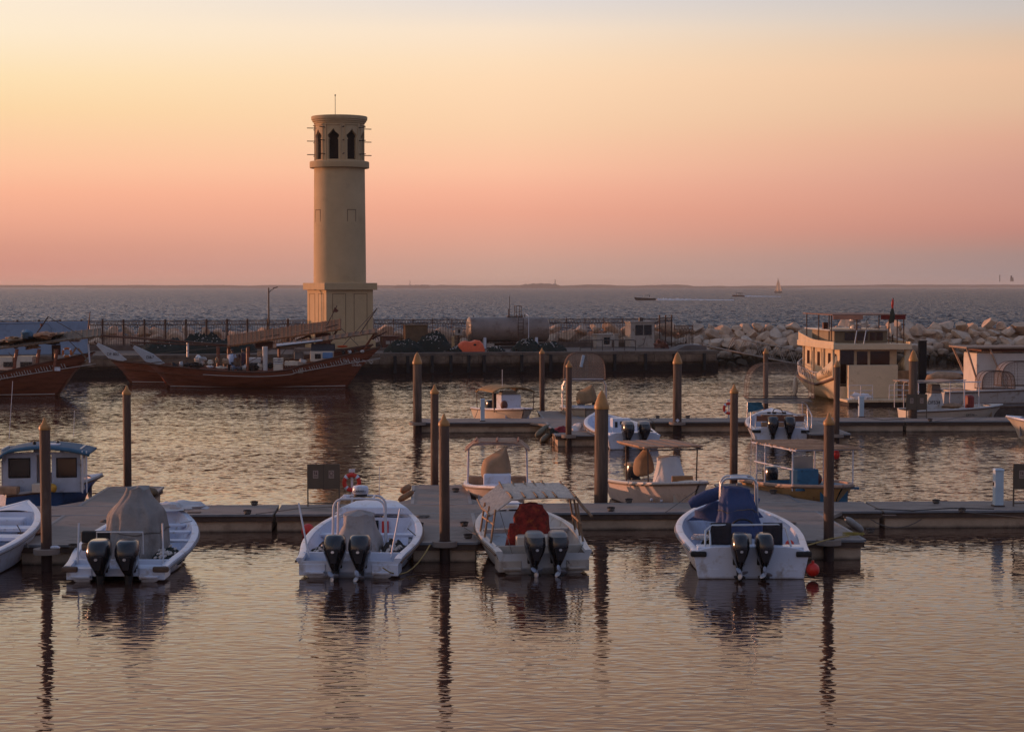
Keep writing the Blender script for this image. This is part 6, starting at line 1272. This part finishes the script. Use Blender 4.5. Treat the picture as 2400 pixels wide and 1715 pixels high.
# ------------------------------------------------------------------ dhows
dark_rw = mat('dark_bulwark_wood', (.10, .042, .025), .7, .4, 4)
def dhow(label, loc, rz, flip=1, L=10.5, prowlet='D&T', red=redwood):
    t = thing('dhow', label, 'dhow', loc, rz, 'wooden dhows moored along the quay')
    N = 34; rs = []; tops = []
    for i in range(N + 1):
        q = i / N; w_ = 1.75 * (1 - abs(2 * q - .92) ** 2.6 * .86) if q < .96 else .12; w_ = max(.10, w_)
        yk = L * q; ov = -2.35 * (1 - q) ** 3 + 1.45 * q ** 4
        zs_ = 1.02 + 1.42 * max(0, (.5 - q) / .5) ** 1.7 + .45 * max(0, (q - .5) / .5) ** 1.6
        if q < .34: zs_ = max(zs_, 1.32 + 1.15 * (.34 - q) / .34)
        tops.append((w_, yk + ov, zs_)); b = w_ * .55
        rs.append([(-w_, yk + ov, zs_), (-w_ * .92, yk + ov * .5, zs_ * .5 + .02), (-b, yk + ov * .08, .02), (0, yk, -.5), (b, yk + ov * .08, .02), (w_ * .92, yk + ov * .5, zs_ * .5 + .02), (w_, yk + ov, zs_)])
    h = MB(); h.rings(rs, True, True, closed=False); h.build('hull', red, t, 40)
    m_ = MB(); m_.rings([[(-a + .06, b, max(.75, c - .45)), (a - .06, b, max(.75, c - .45))] for a, b, c in tops], False, False, closed=False); m_.build('deck', plank, t)
    for sx in (-1, 1):
        MB().tube([(sx * (a + .03), b, c) for a, b, c in tops], .05, 6).build('cap_rail', dark_rw, t, 60)
        st_ = [(sx * (a + .045) * .985, b * 1.0, c * .72 + .02) for a, b, c in tops]
        MB().tube(st_[:27], .024, 5).build('upper_stripe', inkw, t, 60)
        MB().tube([(sx * (rs[i][2][0] * -1 + .05), rs[i][2][1], .10) for i in range(0, N + 1)], .03, 5).build('waterline_stripe', inkw, t, 60)
        a, b, c = tops[5]
        for k in range(9): 
            for j in range(3 if k % 3 else 2):
                i_ = 2 + k; aa, bb, cc = tops[min(i_ + 1, 12)]; MB().tube([(sx * (aa + .02) * .99, bb + .16 * j, cc * .86), (sx * (aa + .02) * .995, bb + .16 * j - .10, cc * .86 - .22)], .018, 4).build('carved_mark', inkw, t)
    # raked white prow board
    p = MB(); p.prism([(L + .45, 1.52), (L + .80, 1.42), (L + 1.64, 1.62), (L + 2.42, 2.48), (L + 2.30, 2.62), (L + 1.17, 2.10)], -.06, .06, 'x'); pb_ = p.build('prow_board', mat('prow_white', (.44, .46, .48), .5, .1, 3), t, bevel=.02)
    prowlet and (text(prowlet, .26, pb_, (-.068, L + 1.35, 1.88), (R(90), 0, R(-90)), inkm), text(prowlet, .26, pb_, (.068, L + 1.35, 1.88), (R(90), 0, R(90)), inkm))
    MB().tube([(0, L + 2.3, 2.45), (0, L + 2.55, 2.72)], .06, 6).build('stem_tip', dark_rw, t)
    return t, tops
DA = R(90)
dA, tA = dhow('middle dhow lying behind, its white prow board furthest left', ((790 - CX) / F * 125.2, 125.2, 0), DA + R(4), L=13.1, prowlet='DF 802')
dB, tB = dhow('nearest red brown dhow with a pale prow board and two crew amidships', ((802 - CX) / F * 119.6, 119.6, 0), DA + R(4), prowlet='D&7')
dC, tC = dhow('left dhow cut by the photo edge, its roof piled with gear', ((122 - CX) / F * 110.5, 110.5, 0), DA + R(2), prowlet='')
DX = lambda t_, px, y, Y: (Matrix.Translation(t_.location) @ Matrix.Rotation(t_.rotation_euler.z, 4, 'Z')).inverted() @ at(px, y, Y)
def dpart(t_, mb, name, m, **k): return mb.build(name, m, t_, **k)
def pln(t_, pts, Y): return [DX(t_, x, y, Y + (o[0] if o else 0)) for x, y, *o in pts]
# dhow B fittings (towards us)
Yb = 119.6
def slab_px(t_, name, m, quad, Y, depth, th=.05, slats=0, up=.05):
    """slanting roof: near edge through two photo points, running back by depth"""
    (xa, ya), (xb, yb) = quad; a = DX(t_, xa, ya, Y); b = DX(t_, xb, yb, Y); c = DX(t_, xb, yb, Y + depth); d = DX(t_, xa, ya, Y + depth); a2 = a + Vector((0, 0, .0)); rise = Vector((0, 0, up))
    m_ = MB(); n = Vector((0, 0, th)); c = Vector((c.x, c.y, b.z)) + rise; d = Vector((d.x, d.y, a.z)) + rise
    m_.add([a, b, c, d, a + n, b + n, c + n, d + n], [(0, 3, 2, 1), (4, 5, 6, 7), (0, 1, 5, 4), (1, 2, 6, 5), (2, 3, 7, 6), (3, 0, 4, 7)]); o = m_.build(name, m, t_)
    for k in range(slats):
        u = (k + .5) / slats; p0 = a.lerp(b, u); p1 = d.lerp(c, u); r_ = rnd.uniform(-.05, .05)
        MB().tube([p0 + Vector((r_, r_, th)), p1 + Vector((-r_, r_, th + .02))], rnd.uniform(.02, .035), 5).build('roof_batten', m, o)
    return o
slab_px(dB, 'awning', mat('dark_thatch', (.12, .065, .035), .9, .5, 8, .5, 20), ((640, 818), (885, 781)), Yb - 1.1, 2.6, .06, 16, up=.18)
slab_px(dB, 'blue_white_awning', mat('pale_blue_canvas', (.30, .36, .42), .8, .15, 3), ((648, 812), (756, 799)), Yb - 1.25, 2.8, .05)
for px in (592, 666): dpart(dB, MB().tube(pln(dB, [(px - 12, 815), (px - 12, 872)], Yb - .9), .085, 6), 'awning_post', redwood)
dpart(dB, MB().tube(pln(dB, [(621, 812), (622, 868)], Yb - .95), [.17, .14], 8), 'white_column', white2)
m_ = MB()
for (x0, x1, y0, y1) in ((642, 664, 852, 868), (668, 702, 846, 856)):
    c = DX(dB, (x0 + x1) / 2, (y0 + y1) / 2, Yb - .6); m_.box(c.x, c.y, c.z, 1.2, (x1 - x0) / 37.8, (y1 - y0) / 37.8)
    m_.build('white_locker', cream, dB, bevel=.02); m_ = MB()
def lump(t_, px0, px1, y0, y1, Y, m, name, d_=1.0, bev=.03, amp=None):
    c = DX(t_, (px0 + px1) / 2, (y0 + y1) / 2, Y); s_ = F / Y; w_, h_ = (px1 - px0) / s_, (y1 - y0) / s_
    if amp is None: return MB().box(c.x, c.y, c.z, d_, w_, h_).build(name, m, t_, bevel=bev)
    return MB().blob(c, (d_ / 2, w_ / 2, h_ / 2), 16, 8, amp, px0).build(name, m, t_, 50)
lump(dB, 728, 782, 822, 846, Yb - .2, cream, 'deckhouse', 1.6); lump(dB, 738, 752, 829, 841, Yb - 1.02, glassd, 'deckhouse_window', .06); lump(dB, 756, 780, 826, 840, Yb - 1.04, mat('bright_blue_panel', (.10, .22, .42), .6), 'blue_panel', .06)
lump(dB, 730, 785, 806, 822, Yb - .1, mat('dark_blue_grey_roof', (.05, .06, .08), .8), 'deckhouse_top', 1.4)
lump(dB, 790, 816, 809, 815, Yb - .9, mat('bright_orange_roll', (.55, .09, .02), .7), 'orange_roll', .3, .02, .1)
lump(dB, 690, 712, 824, 842, Yb, mat('grey_drum', (.14, .14, .15), .6), 'drum', .8, .05)
for k in range(3): lump(dB, 641, 664, 839 + 5 * k, 842 + 5 * k, Yb - .8, white2, 'stacked_tray', .8, .01)
lump(dB, 603, 616, 820, 836, Yb, plank, 'wooden_ladder', .08); lump(dB, 578, 612, 838, 850, Yb + .1, white2, 'fish_box', .6)
for i, (px0, px1, y0, y1, m) in enumerate(((455, 480, 834, 852, white2), (445, 475, 848, 862, netb), (485, 500, 856, 862, white), (508, 532, 858, 864, cream), (430, 448, 850, 860, netb), (540, 552, 856, 868, mat('blue_grey_sack', (.12, .15, .20), .9)), (553, 566, 858, 868, mat('dark_sack', (.06, .06, .075), .9)), (568, 580, 855, 868, white2), (582, 604, 850, 868, netb), (505, 512, 838, 852, tarpt))):
    lump(dB, px0, px1, y0, y1, Yb - .7, m, 'deck_gear', .6, .02, .35)
o = lump(dB, 698, 710, 848, 875, Yb - 1.75, mat('pale_fender_board', (.32, .25, .20), .8), 'fender_board', .12, .01)
dpart(dB, MB().tube(pln(dB, [(843, 782), (884, 722)], Yb), .035, 5), 'raked_flagstaff', lampm); dpart(dB, MB().tube(pln(dB, [(872, 795), (906, 777)], Yb), .05, 5), 'stern_spar', dark_rw)
dpart(dB, MB().tube(pln(dB, [(858, 810), (876, 784)], Yb - .6), .07, 6), 'stern_post', redwood); dpart(dB, MB().tube(pln(dB, [(880, 778), (850, 826)], Yb - .6), .05, 6), 'stern_brace', redwood)
for px in (800, 815, 830, 845): lump(dB, px, px + 9, 820, 832 - (px - 800) * .12, Yb - .8, white2 if px % 2 else netb, 'stern_gear', .5, .02, .3)
text('الواصل دبي', .34, dB, (-1.30, -.9, 1.72), (R(82), 0, R(-90)), inkw)
text('DUBAI', .20, dB, (-1.32, -.9, 1.42), (R(82), 0, R(-90)), inkw)
# dhow A fittings
Ya = 125.2
slab_px(dA, 'thatched_awning', mat('dry_palm_thatch', (.24, .105, .045), .95, .6, 9, .8, 25), ((533, 814), (800, 774)), Ya - 1.4, 3.4, .10, 26, up=.58)
dpart(dA, MB().tube(pln(dA, [(222, 785), (560, 810)], Ya - .2), .07, 6), 'long_boom', dark_rw); dpart(dA, MB().tube(pln(dA, [(305, 802), (560, 811)], Ya + .6), .06, 6), 'long_boom', dark_rw)
for px, x2 in ((511, 0), (536, 0), (582, 0)): dpart(dA, MB().tube(pln(dA, [(px, 812), (px, 862)], Ya - .8), .11, 6), 'awning_post', redwood)
dpart(dA, MB().tube(pln(dA, [(440, 799), (440, 836)], Ya), .075, 6), 'white_bitt', white2); dpart(dA, MB().tube(pln(dA, [(766, 762), (790, 716)], Ya), .035, 5), 'raked_flagstaff', lampm)
dpart(dA, MB().add(pln(dA, [(780, 731), (784, 720), (794, 728), (790, 732)], Ya - .03), [(0, 1, 2, 3)]), 'furled_pennant', brownb, solid=.05)
for (p0, p1) in (((690, 800), (727, 786)), ((725, 786), (735, 812)), ((775, 800), (792, 770))): dpart(dA, MB().tube(pln(dA, [p0, p1], Ya - .6), .08, 6), 'awning_brace', dark_rw)
lump(dA, 740, 775, 780, 806, Ya, brownb, 'deckhouse', 1.5); lump(dA, 600, 640, 800, 815, Ya, dark_rw, 'deck_chest', 1.4)
text('DUBAI', .30, dA, (-1.75, 2.5, .65), (R(88), 0, R(-90)), inkw)
# dhow C fittings
Yc = 110.5
slab_px(dC, 'awning', mat('old_board_awning', (.15, .10, .065), .9, .5, 5, .4, 15), ((-60, 826), (236, 790)), Yc - 1.3, 3.6, .09, 24, up=.35)
slab_px(dC, 'second_awning', mat('old_board_awning', (.15, .1, .065)), ((-40, 808), (150, 784)), Yc - .4, 2.0, .07, 6)
for i, (px0, px1, y0, y1, m, a) in enumerate(((48, 78, 772, 795, mat('blue_tarp_bundle', (.08, .16, .23), .8, .3, 5), .25), (82, 130, 778, 792, mat('salmon_planks', (.40, .20, .11), .8, .3, 5), .4), (10, 50, 790, 800, tarpt, .5), (60, 90, 806, 818, plank, .5), (25, 45, 805, 816, netb, .5), (162, 188, 795, 801, white2, .3), (95, 140, 798, 806, netb, .5), (15, 34, 792, 803, plank, .5))):
    lump(dC, px0, px1, y0, y1, Yc - .6, m, 'roof_gear', .9, .02, a)
for px in (32, 84, 126): dpart(dC, MB().tube(pln(dC, [(px + 8, 818), (px, 868)], Yc - 1.2), .10, 6), 'awning_post', redwood)
lump(dC, -30, 36, 836, 866, Yc - .5, cream, 'deckhouse', 1.4); lump(dC, 44, 82, 834, 866, Yc - .5, cream, 'deckhouse', 1.4)
for x0, x1 in ((8, 22), (22.6, 34), (47.5, 60), (61.5, 75)): lump(dC, x0, x1, 848, 860, Yc - 1.24, glassd, 'deckhouse_window', .05, 0)
lump(dC, 128, 208, 832, 846, Yc - .4, white2, 'white_stern_board', .1, .02); lump(dC, 122, 142, 808, 848, Yc + .4, mat('dark_maroon_panel', (.05, .03, .04), .8), 'dark_panel', .1, 0)
for p0, p1 in (((183, 816), (206, 846)), ((179, 814), (168, 832)), ((207, 806), (210, 850)), ((127, 818), (130, 842))): dpart(dC, MB().tube(pln(dC, [p0, p1], Yc - .6), .05, 6), 'stern_brace', plank if p0[0] < 200 else whtube)
dpart(dC, MB().tube(pln(dC, [(80, 790), (113, 742)], Yc), .04, 6), 'raked_flagstaff', lampm); lump(dC, 94, 101, 758, 765, Yc, brownb, 'furled_flag', .2, .02, .2)
dpart(dC, MB().tube(pln(dC, [(207, 770), (211, 731)], Yc + 2), [.05, .02], 6), 'rod', brownb)
lump(dC, 128, 141, 860, 869, Yc - 1.9, white, 'white_square', .04, 0)
ringbuoy(at(157, 826, Yc - 1.5), .30, 'orange lifebuoy hanging under the awning of the left dhow', m=mat('orange_ring', (.42, .12, .03), .6, .2, 5))
# pale stays already modelled; crew
for t_, Y, L_ in ((dB, Yb, (((355, 850), (640, 818)), ((802, 812), (884, 722)), ((640, 816), (560, 862)), ((880, 780), (905, 840)), ((700, 806), (668, 858)))), (dA, Ya, (((262, 840), (533, 812)), ((540, 808), (440, 800)), ((800, 770), (840, 810)), ((690, 790), (640, 860)))), (dC, Yc, (((150, 786), (208, 846)), ((20, 826), (60, 870)), ((113, 742), (200, 792))))):
    for (p0, p1) in L_: dpart(t_, MB().tube(pln(t_, [p0, p1], Y - .9), .022, 5), 'rigging_line', rope)
for i in range(9):
    px = 560 + i * 25; dpart(dA, MB().tube(pln(dA, [(px, 812 - (px - 533) * .155 - 8), (px + rnd.uniform(30, 60), 812 - (px - 533) * .155 - 16)], Ya + .6 - i % 3 * .5), .035, 5), 'roof_pole', plank if i % 2 else dark_rw)
for i, (px, y) in enumerate(((600, 862), (626, 858), (700, 850), (715, 846), (650, 862), (487, 850), (400, 858), (420, 856), (520, 850), (612, 846))):
    lump(dB, px, px + rnd.uniform(8, 18), y - rnd.uniform(5, 10), y + 5, Yb - .5 - .1 * (i % 3), (cream, netb, white2, plank, brownb)[i % 5], 'deck_gear', .5, .02, .35)
def person(label, loc, rz, joints, shirt, name='person'):
    me = bpy.data.meshes.new(name); V = []; E_ = []; Rr = []; idx = {}
    for k, (p, r_, par) in joints.items():
        idx[k] = len(V); V.append(p); Rr.append(r_)
        if par: E_.append((idx[par], idx[k]))
    me.from_pydata(V, E_, []); o = bpy.data.objects.new(name, me); col.objects.link(o); md = o.modifiers.new('skin', 'SKIN'); md.use_smooth_shade = True
    for i, r_ in enumerate(Rr): me.skin_vertices[0].data[i].radius = (r_, r_)
    me.skin_vertices[0].data[0].use_root = True
    sb = o.modifiers.new('sub', 'SUBSURF'); sb.levels = sb.render_levels = 2; me.materials.append(skin); o.location = loc; o.rotation_euler = (0, 0, rz)
    return tag(o, label, 'person')
def crew(label, loc, rz, sh, tr, bend=.0):
    J = {'pelvis': ((0, 0, .95), .14, None), 'waist': ((0, -.03 - bend * .1, 1.12), .125, 'pelvis'), 'chest': ((0, -.05 - bend * .35, 1.34), .15, 'waist'), 'neck': ((0, -.05 - bend * .5, 1.50), .055, 'chest'), 'head': ((0, -.07 - bend * .55, 1.62), .092, 'neck'), 'crown': ((0, -.06 - bend * .55, 1.73), .085, 'head'),
         'shl': ((-.19, -.05 - bend * .4, 1.42), .06, 'chest'), 'ell': ((-.26, -.10 - bend * .5, 1.16), .045, 'shl'), 'wrl': ((-.20, -.30 - bend * .5, 1.02), .032, 'ell'), 'hal': ((-.18, -.39 - bend * .5, 1.0), .036, 'wrl'),
         'shr': ((.19, -.05 - bend * .4, 1.42), .06, 'chest'), 'elr': ((.27, -.06 - bend * .5, 1.16), .045, 'shr'), 'wrr': ((.22, -.24 - bend * .5, .98), .032, 'elr'), 'har': ((.21, -.33 - bend * .5, .95), .036, 'wrr'),
         'hil': ((-.10, 0, .88), .10, 'pelvis'), 'knl': ((-.12, -.05, .48), .065, 'hil'), 'anl': ((-.12, .0, .09), .045, 'knl'), 'fol': ((-.13, -.14, .04), .04, 'anl'),
         'hir': ((.10, 0, .88), .10, 'pelvis'), 'knr': ((.12, -.02, .48), .065, 'hir'), 'anr': ((.12, .04, .09), .045, 'knr'), 'for': ((.13, -.10, .04), .04, 'anr')}
    o = person(label, loc, rz, J, sh)
    b_ = bend
    MB().rings([[(w_ * math.cos(a), y_ + d_ * math.sin(a), z_) for a in np.linspace(0, 6.283, 17)[:-1]] for z_, w_, d_, y_ in ((.86, .19, .15, 0), (1.1, .18, .145, -.03 - b_ * .1), (1.32, .21, .165, -.05 - b_ * .33), (1.44, .20, .13, -.05 - b_ * .42), (1.49, .10, .09, -.05 - b_ * .5))]).build('shirt', sh, o, 60)
    for sx in (-1, 1):
        MB().tube([(sx * .18, -.05 - b_ * .4, 1.42), (sx * .24, -.08 - b_ * .46, 1.24)], [.085, .07], 10).build('sleeve', sh, o, 60)
        MB().tube([(sx * .09, 0, .98), (sx * .10, 0, .86), (sx * .12, -.04, .48), (sx * .12, .0, .12)], [.11, .115, .085, .065], 10).build('trouser_leg', tr, o, 60)
    MB().blob((0, -.05 - b_ * .55, 1.70), (.100, .108, .085), 14, 8).build('hair', inkm, o, 60)
    return o
crew('person in a pale blue shirt standing amidships on the nearest dhow', DX(dB, 540, 868, Yb - .35) * 0 + at(540, 885, Yb - .2), R(160), cloth_w, cloth_d, .35)
crew('person in dark clothes bending over sacks on the nearest dhow', at(572, 884, Yb), R(200), mat('maroon_shirt', (.05, .02, .03), .9), cloth_d, .5)
bpy.context.view_layer.update()

# ------------------------------------------------------------------ air
hz = bpy.data.materials.new('haze_air'); hz.use_nodes = True; hn = hz.node_tree.nodes; hn.remove(hn['Principled BSDF']); pv = hn.new('ShaderNodeVolumePrincipled')
pv.inputs['Color'].default_value = (.97, .93, .86, 1); pv.inputs['Density'].default_value = HAZE; pv.inputs['Anisotropy'].default_value = .2
hz.node_tree.links.new(pv.outputs[0], hn['Material Output'].inputs['Volume'])
if HAZE > 0: tag(MB().box(0, 4390, 9, 6400, 9300, 32).build('haze', hz), kind='stuff')
